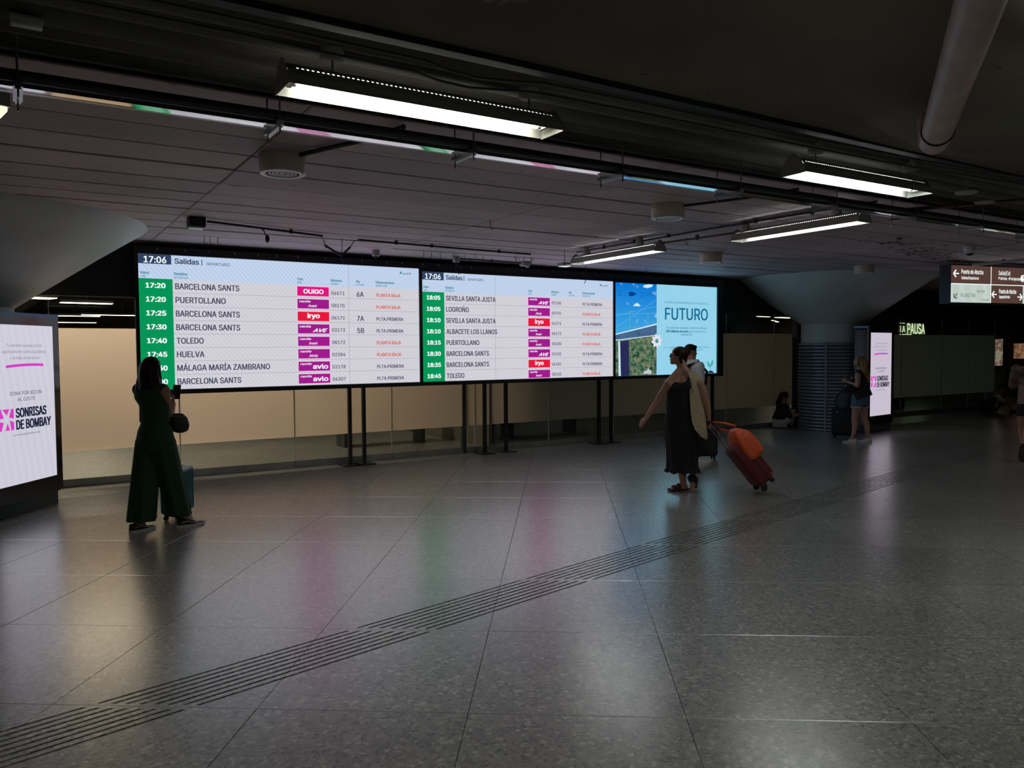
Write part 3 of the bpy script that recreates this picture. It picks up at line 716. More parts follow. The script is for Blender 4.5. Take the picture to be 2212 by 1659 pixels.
# ================================================================== COLUMNS
M_PAINT = mat('pale_painted_plaster', (0.74, 0.78, 0.78, 1), 0.5, noise_amt=0.12, noise_scale=1.5, bump=0.05)
M_SLAT = mat('grey_metal_slats', (0.30, 0.34, 0.42, 1), 0.32, 0.4)
def column(loc, label):
    c = empty('mushroom_column', loc, label=label, cat='column', group='mushroom columns')
    MB().lathe([(0.61, 0.0), (0.61, 2.2)], seg=64).build('shaft', M_PAINT, c)
    MB().lathe([(0.615, 2.19), (0.66, 2.225), (1.0, 2.46), (1.45, 2.775), (1.83, 3.03), (1.93, 3.095), (1.98, 3.14)], seg=96).build('capital', M_PAINT, c)
    n = 26; ph = 1.81 / n
    pr = [(0.635, 0.0), (0.658, 0.006), (0.665, ph * 0.4), (0.658, ph - 0.016), (0.635, ph - 0.010)]
    me = MB().lathe(pr, seg=64).mesh('slat', M_SLAT)
    for k in range(n): link_mesh('slat', me, c, loc=(0, 0, k * ph))
    MB().lathe([(0.61, 0), (0.632, 0), (0.632, 1.80), (0.61, 1.80)], seg=64).build('backing', M_BLACK, c)
    for a in (-2.68, -0.9, 0.9):
        m = Matrix.Rotation(a, 4, 'Z')
        MB().box((0.655, -0.02, 0), (0.682, 0.02, 1.83), m).build('cover_strip', M_SLAT, c)
    return c
column((14.45, 10.40, 0), 'round column clad in grey metal slats under a flared white cone, beside the blonde woman')
column((-0.62, 10.30, 0), 'round column mostly hidden behind the left advertising totem, only its flared white cone showing')
M_CABLE = mat('black_cable', (0.02, 0.02, 0.02, 1), 0.5)
M_GALV = mat('galvanised_steel', (0.35, 0.38, 0.38, 1), 0.28, 0.9)
# cables down the right flank of the right cone
cv = Vector((14.14, 10.08, 0)); ang = -0.30
def cone_pt(r, a, off=0.02):
    z = 2.2 + (r - 0.66) * 0.73
    return (cv.x + (r + off) * math.cos(a), cv.y + (r + off) * math.sin(a), z - off)
# ================================================================== ADVERTISING TOTEMS
M_TOTEM = mat('black_glass_frame', (0.008, 0.008, 0.010, 1), 0.12, spec=0.6)
M_TOTEMS = mat('totem_side_panel', (0.16, 0.13, 0.14, 1), 0.4, 0.3)
M_TBASE = mat('totem_base_grey', (0.045, 0.06, 0.062, 1), 0.5)
M_SCR = screen_mat('advert_white_lilac', rgb(206, 204, 216), rgb(200, 200, 214), 1.0, 3.0, 0.2)
M_SCRP = screen_mat('advert_white_pink', rgb(212, 198, 214), rgb(204, 196, 212), 0.92, 3.0, 0.2)
M_BLUECAP = mat('totem_blue_top', (0.05, 0.12, 0.2, 1), 0.25, 0.5)
M_TGL = emis('ink_pale_grey', rgb(128, 128, 150))
M_TNAVY = emis('ink_dark_navy', rgb(24, 28, 56))
M_TPK = emis('brush_pink', rgb(214, 62, 196))
def totem(loc, rz, label, key, scr_m):
    """local x runs along the screen's width, -y is the front"""
    t = empty('advertising_totem', loc, rz, label, 'advertising totem', 'advertising totems')
    W = 0.935; x0 = -W / 2; x1 = W / 2; T = 0.28
    MB().rbox((0, T / 2, 1.10), (1.11, T, 1.92), 0.015).build('casing', M_TOTEMS, t)
    fr = MB().box((-0.56, -0.02, 0.16), (0.56, 0.004, 0.33)).box((-0.56, -0.02, 1.995), (0.56, 0.004, 2.11)).box((-0.56, -0.02, 0.33), (x0, 0.004, 1.995)).box((x1, -0.02, 0.33), (0.56, 0.004, 1.995))
    fr.build('frame', M_TOTEM, t)
    MB().rbox((0, T / 2 + 0.01, 0.085), (1.06, T - 0.02, 0.17), 0.008).build('base', M_TBASE, t)
    MB().box((-0.56, -0.022, 2.085), (0.56, T, 2.125)).build('top_cap', M_BLUECAP, t)
    s = MB().box((x0, -0.012, 0.33), (x1, -0.002, 1.995)).build('screen', scr_m, t)
    for c, m in (('g', M_TGL), ('n', M_TNAVY), ('p', M_TPK), ('w', scr_m)):
        text_key(key + c, 'lettering', m, s, None, -0.0145)
    cx = 0.0
    text(key + 'g', 'Tú también puedes luchar', cx, 1.765, 0.033, None, -0.01, align='C')
    text(key + 'g', 'pacíficamente contra la pobreza', cx, 1.70, 0.033, None, -0.01, align='C')
    text(key + 'g', 'y la trata de personas', cx, 1.635, 0.033, None, -0.01, align='C')
    br = MB(); n = 14
    pts = [(-0.29 + 0.58 * k / n, 1.548 + 0.028 * math.sin(PI * (0.15 + 0.55 * k / n))) for k in range(n + 1)]
    for k in range(n):
        (ax, az), (bx, bz) = pts[k], pts[k + 1]
        br.poly([(ax, az - 0.014), (bx, bz - 0.014), (bx, bz + 0.014), (ax, az + 0.014)], -0.0145, -0.0121)
    br.build('brush_stroke', M_TPK, s)
    text(key + 'n', 'DONA POR BIZUM', cx, 1.275, 0.036, cx + 0.5, -0.004, align='C') if False else text(key + 'n', 'DONA POR BIZUM', -0.245, 1.262, 0.038, 0.245, -0.006)
    text(key + 'n', 'AL 02070', -0.135, 1.198, 0.038, 0.135, -0.006)
    text(key + 'n', 'SONRISAS', -0.17, 1.03, 0.095, 0.32, 0.05)
    text(key + 'n', 'DE BOMBAY', -0.17, 0.905, 0.095, 0.39, 0.05)
    text(key + 'n', '®', 0.335, 1.11, 0.014, None, 0)
    text(key + 'n', 'sonrisasdebombay.org', -0.205, 0.838, 0.019, 0.195, 0.0)
    sq = MB().box((-0.42, -0.0142, 0.905), (-0.20, -0.0121, 1.125)).build('emblem', M_TPK, s)
    wh = MB()
    wh.poly([(-0.385, 0.905), (-0.33, 0.905), (-0.295, 0.985), (-0.262, 0.905), (-0.245, 0.905), (-0.262, 1.01), (-0.20, 0.985), (-0.20, 1.02), (-0.272, 1.04), (-0.238, 1.125), (-0.262, 1.125), (-0.305, 1.06), (-0.365, 1.125), (-0.385, 1.11), (-0.345, 1.035), (-0.42, 1.03), (-0.42, 1.005), (-0.35, 0.99)], -0.0150, -0.0143)
    wh.build('star_figure', scr_m, sq)
    return t
# centre of the front face: left totem's screen ends at (0.315, 10.165), right one's spans (14.30, 9.43)-(15.21, 9.56)
a = math.radians(54.2); d = Vector((math.cos(a), math.sin(a)))
c0 = Vector((0.335, 10.19)) - d * 0.4675
totem((c0.x, c0.y, 0), a, 'black-framed advertising totem with a white screen, cut off by the left edge of the photo', 'k', M_SCR)
a = math.radians(8.3); d = Vector((math.cos(a), math.sin(a)))
totem((14.755, 9.495, 0), a, 'black-framed advertising totem with a narrow white screen beside the slatted column', 'l', M_SCRP)

# ================================================================== FLUORESCENT LUMINAIRES
M_HOOD = mat('white_enamel_hood', (0.38, 0.38, 0.35, 1), 0.4)
M_CUP = mat('grey_plastic', (0.48, 0.46, 0.45, 1), 0.5)
def tube_mat(name, col, s):
    return emis(name, col, s)
M_TUBE = emis('fluorescent_tube', (1.0, 1.0, 0.86, 1), 24.0)
M_TUBEC = emis('fluorescent_tube_cool', (0.93, 1.0, 0.97, 1), 24.0)
def luminaire(loc, rz, L, label, tube_m, cups=(0.2, 0.86), group='strip lights under the ceiling', zc=ZC):
    o = empty('strip_light', loc, rz, label, 'ceiling lamp', group)
    hood = MB(); hw = L / 2
    prof = [(0.105, 0.0), (0.097, 0.045), (0.082, 0.072), (0.056, 0.094), (0.035, 0.112), (0.0, 0.118)]
    for sg in (-1, 1):
        for i in (0, 1, 3, 4):
            (y0, z0), (y1, z1) = prof[i], prof[i + 1]
            hood.add([(-hw, sg * y0, z0), (hw, sg * y0, z0), (hw, sg * y1, z1), (-hw, sg * y1, z1)], [(0, 1, 2, 3)])
        # perforated strip: one hole in every cell
        (y0, z0), (y1, z1) = prof[2], prof[3]
        n = int(round(L / 0.026)); m0 = 0.04; cw = (L - 2 * m0) / n
        P = lambda x, t: (x, sg * (y0 + (y1 - y0) * t), z0 + (z1 - z0) * t)
        hood.add([P(-hw, 0), P(-hw + m0, 0), P(-hw + m0, 1), P(-hw, 1), P(hw - m0, 0), P(hw, 0), P(hw, 1), P(hw - m0, 1)], [(0, 1, 2, 3), (4, 5, 6, 7)])
        for k in range(n):
            xa = -hw + m0 + k * cw; xb = xa + cw; xc = (xa + xb) / 2; rx = 0.0068; rt = 0.0068 / 0.034
            out = [(xa, 0), (xc, 0), (xb, 0), (xb, 0.5), (xb, 1), (xc, 1), (xa, 1), (xa, 0.5)]
            inn = [(xc + rx * math.cos(q), 0.5 + rt * math.sin(q)) for q in [PI * 1.25 + PI / 4 * j for j in range(8)]]
            vs = [P(x, t) for x, t in out] + [P(x, t) for x, t in inn]
            hood.add(vs, [(j, (j + 1) % 8, (j + 1) % 8 + 8, j + 8) for j in range(8)])
    hood.build('hood', M_HOOD, o)
    for sx in (-1, 1):
        pts = [(-0.108, -0.004), (0.108, -0.004), (0.098, 0.046), (0.07, 0.085), (0.05, 0.112), (0.028, 0.135), (0, 0.143), (-0.028, 0.135), (-0.05, 0.112), (-0.07, 0.085), (-0.098, 0.046)]
        vs = [(sx * hw, y, z) for y, z in pts] + [(sx * (hw + 0.004), y, z) for y, z in pts]; n = len(pts)
        MB().add(vs, [tuple(range(n)), tuple(range(2 * n - 1, n - 1, -1))] + [(i, i + n, (i + 1) % n + n, (i + 1) % n) for i in range(n)]).build('end_cap', M_HOOD, o)
    for y in (-0.036, 0.036):
        MB().cyl((-hw + 0.075, y, 0.045), (hw - 0.075, y, 0.045), 0.013, seg=10).build('tube', tube_m, o)
        for sx in (-1, 1): MB().cyl((sx * (hw - 0.075), y, 0.045), (sx * (hw - 0.055), y, 0.045), 0.0135, seg=10).build('tube_cap', M_ALU, o)
    for sx in (-1, 1): MB().cbox((sx * (hw - 0.045), 0, 0.045), (0.022, 0.11, 0.035)).build('lamp_holder', M_HOOD, o)
    for c in cups:
        x = -hw + c * L; zt = zc - loc[2]
        h = MB(); h.lathe([(0.0, zt - 0.105), (0.052, zt - 0.105), (0.060, zt - 0.095), (0.042, zt)], (x, 0, 0), seg=16); h.build('ceiling_cup', M_CUP, o)
        MB().cyl((x, 0, 0.115), (x, 0, zt - 0.10), 0.006, seg=6).build('stem', M_GALV, o)
    return o
LZ = 2.92
luminaire((1.845, 3.71, LZ), 0.0, 1.53, 'lit white strip light nearest the camera, above the departure board\'s first screen', M_TUBE, (0.16, 0.90), zc=3.2)
luminaire((5.42, 3.67, LZ), -0.01, 1.53, 'lit white strip light at the right, below the grey pipe', M_TUBEC, (0.16, 0.9), zc=3.2)
luminaire((6.83, 8.245, LZ), math.radians(90), 1.74, 'lit strip light nearest the departure board, low over the blue advert screen', M_TUBEC, (0.22, 0.86))
luminaire((7.02, 5.50, LZ), math.radians(90), 1.60, 'lit strip light pointing at the camera, just below the cable tray', M_TUBEC, (0.2, 0.93))
# the hall goes on behind and beside the photographer with the same lamps
for i, (x, y) in enumerate(((-2.2, 1.2), (1.4, -0.9), (4.6, 1.5), (8.2, 0.7), (11.8, 1.6), (15.6, 1.4), (11.0, -1.8), (5.2, -2.2), (19.0, 4.0), (12.6, 4.3))):
    luminaire((x, y, LZ), 0.0, 1.53, ('strip light left of the photographer', 'strip light just behind the photographer', 'strip light right of the photographer', 'second strip light right of the photographer', 'third strip light to the right, in front of the runner', 'far strip light at the right beyond the direction sign', 'rear right strip light behind the photographer', 'rear strip light behind the photographer', 'strip light deep in the hall at the right', 'strip light just outside the right edge, near the direction sign')[i], M_TUBE, (0.16, 0.9), 'strip lights outside the photo', zc=3.35)
# ================================================================== end of a big panel lamp at the left edge
a46 = math.radians(90 - 46.5) ; dirp = (_ra * math.sin(math.radians(46.5)) + _fb * math.cos(math.radians(46.5))); nrm = Vector((-dirp.y, dirp.x, 0))
pl = empty('panel_light', (0.008, 4.21, 2.78), math.atan2(dirp.y, dirp.x), 'bright square panel light cut off by the left edge of the photo', 'ceiling lamp')
MB().box((-0.9, 0, 0.02), (0, 0.48, 0.08)).build('housing', M_HOOD, pl)
MB().box((-0.89, 0.01, 0.0), (-0.01, 0.47, 0.02)).build('diffuser', emis('warm_diffuser', (1.0, 0.97, 0.66, 1), 1.15), pl)
for x in (-0.7, -0.2): MB().cyl((x, 0.2, 0.08), (x, 0.2, 0.35), 0.006, seg=6).build('stem', M_GALV, pl)

# ================================================================== CABLE TRAY
tray = empty('cable_tray', (4, 4.44, 2.95), label='long shiny steel cable tray hung across the ceiling', cat='cable tray')
X0, X1 = -5.0, 30.0
M_TRAY = mat('polished_tray', (0.80, 0.80, 0.80, 1), 0.10, 1.0, noise_amt=0.12, noise_scale=3)
tr = MB(); prof = [(-0.05 + 0.1 * k / 12, -0.008 + 0.055 * (0.1 * k / 12) + 0.42 * (-0.05 + 0.1 * k / 12) ** 2) for k in range(13)]
vs = [(X0 - 4, y, z) for y, z in prof] + [(X1 - 4, y, z) for y, z in prof]
tr.add(vs, [(k, k + 1, k + 14, k + 13) for k in range(12)], True)
tr.box((X0 - 4, -0.0535, 0), (X1 - 4, -0.0505, 0.062)); tr.box((X0 - 4, 0.0505, 0), (X1 - 4, 0.0535, 0.062)); tr.box((X0 - 4, -0.0505, 0.058), (X1 - 4, 0.0505, 0.062))
tr.build('channel', M_TRAY, tray)
MB().box((X0 - 4, 0.085, 0.008), (X1 - 4, 0.105, 0.020)).build('side_rail', M_GALV, tray)
MB().box((X0 - 4, 0.125, 0.012), (X1 - 4, 0.129, 0.016)).build('rod_rail', M_GALV, tray)
MB().cyl((X0 - 4, -0.10, 0.03), (X1 - 4, -0.10, 0.03), 0.028, seg=10).build('conduit', mat('dark_conduit', (0.03, 0.045, 0.045, 1), 0.35, 0.4), tray)
for k in range(-3, 18):
    x = 0.04 + 1.2 * k - 4
    b = MB().box((x - 0.02, -0.14, -0.028), (x + 0.02, 0.13, -0.002)).box((x - 0.012, -0.14, -0.04), (x + 0.012, 0.12, -0.034)).build('bracket', M_GALV, tray)
    MB().cyl((x, -0.128, -0.075), (x, -0.128, 0.25 if k != 99 else 0.2), 0.005, seg=6).build('threaded_rod', M_GALV, b)
    MB().cyl((x, 0.118, -0.075), (x, 0.118, 0.18), 0.005, seg=6).build('threaded_rod', M_GALV, b)

# ================================================================== CEILING SPEAKERS
M_CREAM = mat('cream_plastic', (0.66, 0.58, 0.48, 1), 0.45)
M_GRILLE = mat('pale_grille', (0.82, 0.82, 0.84, 1), 0.35)
def speaker(x, y, label, r=0.165, h=0.13):
    o = empty('ceiling_speaker', (x, y, ZC), label=label, cat='ceiling speaker', group='round ceiling speakers')
    MB().lathe([(r * 0.97, 0.01), (r, -0.012), (r * 0.985, -h), (r * 0.93, -h)], seg=40).build('housing', M_CREAM, o)
    g = MB().lathe([(r * 0.985, -h), (r * 0.97, -h - 0.008), (r * 0.74, -h - 0.008), (r * 0.72, -h)], seg=40).build('rim', M_GRILLE, o)
    MB().lathe([(0, -h + 0.004), (r * 0.95, -h + 0.004)], seg=32).build('cloth', M_BLACK, o)
    for q in (0.62, 0.46, 0.30, 0.12):
        MB().lathe([(r * q, -h + 0.002), (r * q, -h - 0.005), (r * max(q - 0.085, 0), -h - 0.005), (r * max(q - 0.085, 0), -h + 0.002)], seg=32).build('grille_ring', M_GRILLE, o)
    return o
speaker(1.68, 5.80, 'round cream ceiling speaker nearest the camera, below the cable tray')
speaker(5.53, 5.86, 'round cream ceiling speaker midway, left of the strip lights')
speaker(8.92, 8.52, 'round cream ceiling speaker over the advert screen')
speaker(12.57, 8.42, 'round cream ceiling speaker in front of the right-hand white cone')

# ================================================================== CONDUITS, CABLES AND SMALL CEILING FITTINGS
def tubething(name, pts, r, m, label, cat, group=None, seg=8):
    o = MB().tube(pts, r, seg).build(name, m); tag(o, label, cat, group); return o
tubething('black_cable_run', [(-3, 3.36, 3.05), (0.81, 3.345, 3.05), (1.18, 3.36, 3.05), (1.65, 3.37, 3.05), (1.78, 3.40, 3.04), (1.96, 3.41, 3.035), (2.12, 3.38, 3.04), (2.3, 3.345, 3.05), (3.0, 3.33, 3.05), (4.2, 3.33, 3.05), (5.6, 3.30, 3.05), (6.9, 3.2, 3.05), (20, 3.2, 3.05)], 0.008, mat('dull_cable', (0.08, 0.09, 0.09, 1), 0.35), 'thin dark cable running along the edge of the coffer, the upper of two', 'cable', 'cables at the coffer edge')
tubething('black_cable_run', [(-3, 3.46, 3.03), (0.81, 3.445, 3.03), (1.18, 3.46, 3.03), (1.65, 3.47, 3.03), (1.78, 3.50, 3.02), (1.96, 3.50, 3.015), (2.12, 3.46, 3.02), (2.3, 3.435, 3.03), (3.0, 3.42, 3.03), (4.2, 3.42, 3.03), (5.6, 3.40, 3.03), (6.9, 3.3, 3.03), (20, 3.3, 3.03)], 0.007, MATS['dull_cable'], 'thin dark cable running along the edge of the coffer, the lower of two', 'cable', 'cables at the coffer edge')
M_DUCT = mat('grey_pink_pipe', (0.62, 0.46, 0.43, 1), 0.5, noise_amt=0.2, noise_scale=6)
pp = empty('drain_pipe', (4.67, 2.68, 2.95), label='thick grey pipe hanging under the dark ceiling at the top right', cat='pipe')
pd = Vector((2.74 - 4.67, 1.41 - 2.68, -0.02)).normalized()
MB().tube([Vector((0.10, 0.07, 0.14)), Vector((0.06, 0.04, 0.04)), Vector((0, 0, -0.02)), pd * 0.12 + Vector((0, 0, -0.03)), pd * 3.2 + Vector((0, 0, -0.05))], 0.082, 24).build('pipe', M_DUCT, pp)
MB().tube([pd * 0.30 + Vector((0, 0, -0.033)), pd * 0.318 + Vector((0, 0, -0.033))], 0.088, 24).build('collar', M_BLACK, pp)
M_CONDB = mat('black_conduit', (0.025, 0.024, 0.026, 1), 0.45)
cz = ZC - 0.025
def conduit(pts, label, r=0.013, m=M_CONDB):
    o = empty('conduit', pts[0], label=label, cat='conduit', group='conduits on the ceiling')
    q = [Vector(p) - Vector(pts[0]) for p in pts]
    MB().tube(q, r, 8).build('pipe', m, o)
    for i in range(len(q) - 1):
        L = (q[i + 1] - q[i]).length; n = int(L / 0.8)
        for k in range(1, n + 1):
            p = q[i].lerp(q[i + 1], k / (n + 1)); MB().cbox((p.x, p.y, p.z + 0.01), (0.03, 0.03, 0.06)).build('clip', M_CONDB, o)
    return o
conduit([(1.78, 8.98, cz), (2.35, 9.15, cz), (3.20, 9.42, cz)], 'thin black conduit from the small box lamp towards the bent bracket')
conduit([(3.70, 9.52, cz), (5.32, 9.66, cz), (6.45, 9.72, cz)], 'thin black conduit running right from the bent bracket')
conduit([(5.80, 10.72, cz), (7.0, 10.78, cz)], 'short thin black conduit between two ceiling sensors')
conduit([(6.9, 9.2, cz), (6.93, 6.7, cz), (7.06, 4.6, cz)], 'black conduit above the two strip lights that point at the camera', 0.011)
conduit([(1.76, 5.62, cz), (2.05, 4.9, cz), (2.10, 4.6, cz)], 'black conduit leading from the nearest round speaker to the cable tray', 0.018)
conduit([(5.60, 5.70, cz), (5.82, 5.1, cz), (5.9, 4.6, cz)], 'black conduit leading from the middle round speaker to the cable tray', 0.014)
conduit([(6.86, 7.36, 3.02), (7.0, 6.32, 3.02)], 'rusty rod joining the ends of two strip lights', 0.012, mat('rusty_rod', (0.16, 0.09, 0.065, 1), 0.6))
conduit([(11.02, 5.75, 3.0), (10.9, 5.1, 3.0), (10.5, 3.9, 3.0)], 'grey pipe under the ceiling right of the dome camera', 0.022, M_CUP)
conduit([(13.2, 6.9, 3.03), (13.1, 5.9, 3.03), (13.0, 5.0, 3.03)], 'grey pipe just above the hanging direction sign', 0.024, M_CUP)
conduit([(7.4, 4.62, 3.05), (7.9, 3.7, 3.05), (8.3, 2.9, 3.05)], 'rusty brown conduit crossing at the right edge of the photo', 0.018, MATS['rusty_rod'])
vb = empty('bent_bracket', (3.25, 9.55, ZC), label='black V-shaped bracket hanging above the departure board', cat='bracket')
MB().tube([(-0.05, -0.1, -0.025), (0.03, 0.05, -0.06), (0.08, 0.12, -0.14)], 0.006, 6).build('wire', M_CONDB, vb)
MB().tube([(0.06, 0.12, -0.10), (0.29, 0.15, -0.215)], 0.014, 6).build('left_bar', M_CONDB, vb)
MB().tube([(0.29, 0.15, -0.215), (0.41, 0.15, -0.10)], 0.014, 6).build('right_bar', M_CONDB, vb)
MB().tube([(0.41, 0.15, -0.10), (0.43, 0.06, -0.03), (0.46, 0, -0.025)], 0.006, 6).build('wire', M_CONDB, vb)
MB().tube([(0.30, 0.15, -0.2), (0.30, 0.15, 0.0)], 0.004, 6).build('stem', M_CONDB, vb)
bl = empty('box_lamp', (1.66, 8.95, ZC), label='small square box lamp on the ceiling above the first clock', cat='emergency light')
MB().rbox((0, 0, -0.05), (0.17, 0.17, 0.10), 0.008).build('housing', M_BLACK, bl); MB().rbox((0, 0, -0.108), (0.15, 0.15, 0.018), 0.006).build('cover', M_GRILLE, bl)
dr = empty('hanging_connector', (2.36, 9.1, ZC), label='black bulb-shaped cable connector dangling from the ceiling conduit', cat='cable end')
MB().tube([(0, -0.02, -0.03), (0.05, 0, -0.06), (0.08, 0.03, -0.11)], 0.007, 6).build('cable', M_CABLE, dr); MB().ell((0.10, 0.04, -0.145), (0.025, 0.025, 0.045)).build('plug', M_CABLE, dr)
def sensor(x, y, label, r=0.055, h=0.08):
    o = empty('ceiling_sensor', (x, y, ZC), label=label, cat='sensor', group='small ceiling sensors')
    MB().lathe([(r, 0), (r, -h), (r * 0.9, -h - 0.006), (0, -h - 0.006)], seg=20).build('housing', M_CUP, o); MB().lathe([(0.018, -h), (0.018, -h - 0.035), (0, -h - 0.04)], seg=12).build('lens', M_BLACK, o)
    return o
sensor(4.36, 10.55, 'small round ceiling sensor over the first screen, left of the other two')
sensor(5.72, 10.68, 'small round ceiling sensor with a looped wire beneath it')
tag(MB().tube([(5.74, 10.68, ZC - 0.1), (5.80, 10.68, ZC - 0.16), (5.83, 10.68, ZC - 0.24), (5.76, 10.68, ZC - 0.27), (5.70, 10.68, ZC - 0.2), (5.70, 10.68, ZC - 0.12)], 0.004, 6).build('looped_wire', M_CABLE), 'thin wire looping down from a ceiling sensor', 'cable')
jb = empty('junction_box', (7.02, 10.75, ZC), label='small grey junction box on the ceiling above the second screen', cat='junction box')
MB().rbox((0, 0, -0.04), (0.14, 0.12, 0.07), 0.01).build('box', M_CUP, jb); MB().cbox((0.05, 0, -0.085), (0.05, 0.03, 0.02)).build('latch', M_GRILLE, jb)
tag(MB().tube([(8.3, 10.8, ZC), (8.3, 10.8, ZC - 0.1), (8.31, 10.8, ZC - 0.2), (8.27, 10.8, ZC - 0.30)], 0.006, 6).build('dangling_wire', M_CABLE), 'short wire dangling in front of the second screen\'s right end', 'cable')
el = empty('small_lamp_end', (6.70, 9.22, 2.92), label='small white lamp box at the far end of the lowest strip light', cat='lamp')
MB().rbox((0, 0, 0), (0.16, 0.14, 0.05), 0.006).build('housing', M_CUP, el); MB().cbox((0, 0, -0.028), (0.13, 0.11, 0.008)).build('diffuser', emis('dim_lamp', (0.8, 0.9, 1.0, 1), 0.8), el)
MB().tube([(0, 0, 0.02), (0, 0, 0.21)], 0.006, 6).build('stem', M_CUP, el)
random.seed(5)
def hook(x, y, L, hookd=False):
    p = [(0, 0, -0.003), (0, 0, -L)] + ([(0.02, 0, -L - 0.012), (0.03, 0, -L + 0.01)] if hookd else [])
    o = MB().tube(p, 0.004, 5).build('wire_end', M_CABLE, None, (x, y, ZC)); tag(o, 'short black wire end sticking out of the ceiling in front of the board', 'wire', 'wire ends in the ceiling')
for k in range(16):
    hook(5.0 + 0.14 * k if k < 8 else 6.0 + 0.06 * k, 10.3 + random.uniform(-0.1, 0.1), random.uniform(0.04, 0.12))
for x, y in ((2.0, 10.3), (2.07, 10.32), (2.16, 10.3), (9.4, 10.5), (7.3, 7.4), (4.45, 7.5)): hook(x, y, 0.09, True)
dc = empty('dome_camera', (11.53, 6.07, ZC), label='white dome camera on the ceiling above the direction sign', cat='security camera')
MB().lathe([(0.075, 0), (0.082, -0.01), (0.082, -0.075), (0.07, -0.08)], seg=28).build('housing', M_GRILLE, dc)
MB().lathe([(0.064, -0.078), (0.060, -0.10), (0.042, -0.125), (0.0, -0.138)], seg=24).build('dome', M_TOTEM, dc); MB().lathe([(0.066, -0.078), (0.058, -0.108), (0.052, -0.106), (0.060, -0.076)], seg=24).build('ring', M_GRILLE, dc)
MB().cbox((0.09, 0, -0.045), (0.05, 0.05, 0.03)).build('bracket', M_CUP, dc)
eg = empty('emergency_light', (0.019, 4.035, 3.12), 0, 'small pale emergency light box on the dark ribs, top left corner', 'emergency light')
MB().rbox((0.057, 0, 0), (0.118, 0.045, 0.035), 0.005).build('cover', M_GRILLE, eg); MB().cbox((0.057, 0, 0.021), (0.124, 0.055, 0.010)).build('base', M_CUP, eg)
# small ceiling discs and smoke sensors by the upper right
for x, y, z, l in ((7.05, 3.75, 3.05, 'flat round pale disc under the dark ribs, right of the second strip light'), (7.75, 3.95, 3.06, 'flat round pale disc under the dark ribs, further right and larger')):
    o = empty('ceiling_disc', (x, y, z), label=l, cat='ceiling disc', group='pale ceiling discs')
    MB().lathe([(0, -0.02), (0.085, -0.015), (0.09, 0)], seg=24).build('disc', M_CUP, o); MB().cyl((0, 0, 0), (0, 0, 0.1), 0.008, seg=6).build('stem', M_CUP, o)

# ================================================================== HANGING DIRECTION SIGN
M_SBODY = mat('sign_body_black', (0.012, 0.012, 0.013, 1), 0.4)
M_BROWN = emis('sign_brown', rgb(84, 60, 54), 1.0)
M_SWHITE = screen_mat('sign_white', rgb(196, 208, 202), rgb(186, 200, 193), 1.0, 1.2, 0.1)
M_SLET = emis('sign_lettering', rgb(245, 250, 246), 1.1)
M_SGREY = emis('sign_grey_ink', rgb(88, 98, 96), 1.0)
sd = Vector((0.98, -0.199, 0)).normalized()
sign = empty('direction_sign', (13.10, 7.19, 2.44), math.atan2(sd.y, sd.x), 'black hanging direction sign with lit brown and white panels and arrows', 'direction sign')
SL, SH = 3.6, 0.61
MB().box((-0.01, 0.004, -0.02), (SL, 0.22, SH + 0.02)).build('body', M_SBODY, sign)
for x in (0.18, 0.95, 1.9, 2.9): MB().cyl((x, 0.1, SH), (x, 0.1, SH + 0.16), 0.018, seg=8).build('hanger', M_CUP, sign)
def sp(name, m, x0, x1, z0, z1):
    return MB().box((x0, -0.004, z0), (x1, 0.003, z1)).build(name, m, sign)
# the panels' edges along the sign, from the photograph's perspective
p1 = sp('brown_panel', M_BROWN, 0.0, 0.90, 0.315, 0.61)
p2 = sp('brown_panel', M_BROWN, 0.915, 1.97, 0.315, 0.61)
p3 = sp('brown_panel', M_BROWN, 1.985, 3.55, 0.315, 0.61)
p4 = sp('white_panel', M_SWHITE, 0.0, 0.90, 0.0, 0.300)
p5 = sp('brown_panel', M_BROWN, 0.915, 1.665, 0.0, 0.300)
p6 = sp('white_panel', M_SWHITE, 1.68, 3.55, 0.0, 0.300)
MB().box((0, -0.0045, 0.301), (3.55, -0.001, 0.314)).build('divider', M_SLET, sign)
MB().box((0.901, -0.0045, 0.0), (0.914, -0.001, 0.61)).build('divider', M_SLET, sign)
text_key('sw', 'lettering', M_SLET, p1, None, -0.0065); text_key('sw2', 'lettering', M_SLET, p2, None, -0.0065); text_key('sw3', 'lettering', M_SLET, p3, None, -0.0065)
text_key('sg', 'lettering', M_SGREY, p4, None, -0.0065); text_key('sw5', 'lettering', M_SLET, p5, None, -0.0065); text_key('sg6', 'lettering', M_SGREY, p6, None, -0.0065)
text('sw', 'Puerta de Atocha', 0.22, 0.475, 0.072, 0.72, 0.015); text('sw', 'Salidas/Departures', 0.22, 0.385, 0.048, 0.62, 0.015)
text('sw2', 'Salida/Exit', 1.08, 0.475, 0.072, 1.36, 0.006); text('sw2', 'Pº del Prado - Mº de Agricultura', 1.08, 0.395, 0.048, 1.61, 0.015)
text('sw3', 'Metro', 2.03, 0.435, 0.072, 2.18, 0.01)
text('sg', 'Acceso Vías', 0.21, 0.09, 0.075, 0.55, 0.0); text('sg', 'renfe', 0.57, 0.165, 0.055, 0.76, 0.0, 0.2); text('sg', 'Cercanías 9', 0.70, 0.035, 0.035, 0.88, 0.0)
text('sw5', 'Puerta de Atocha', 1.10, 0.165, 0.072, 1.51, 0.015); text('sw5', 'Llegadas/Arrivals', 1.10, 0.085, 0.048, 1.36, 0.015)
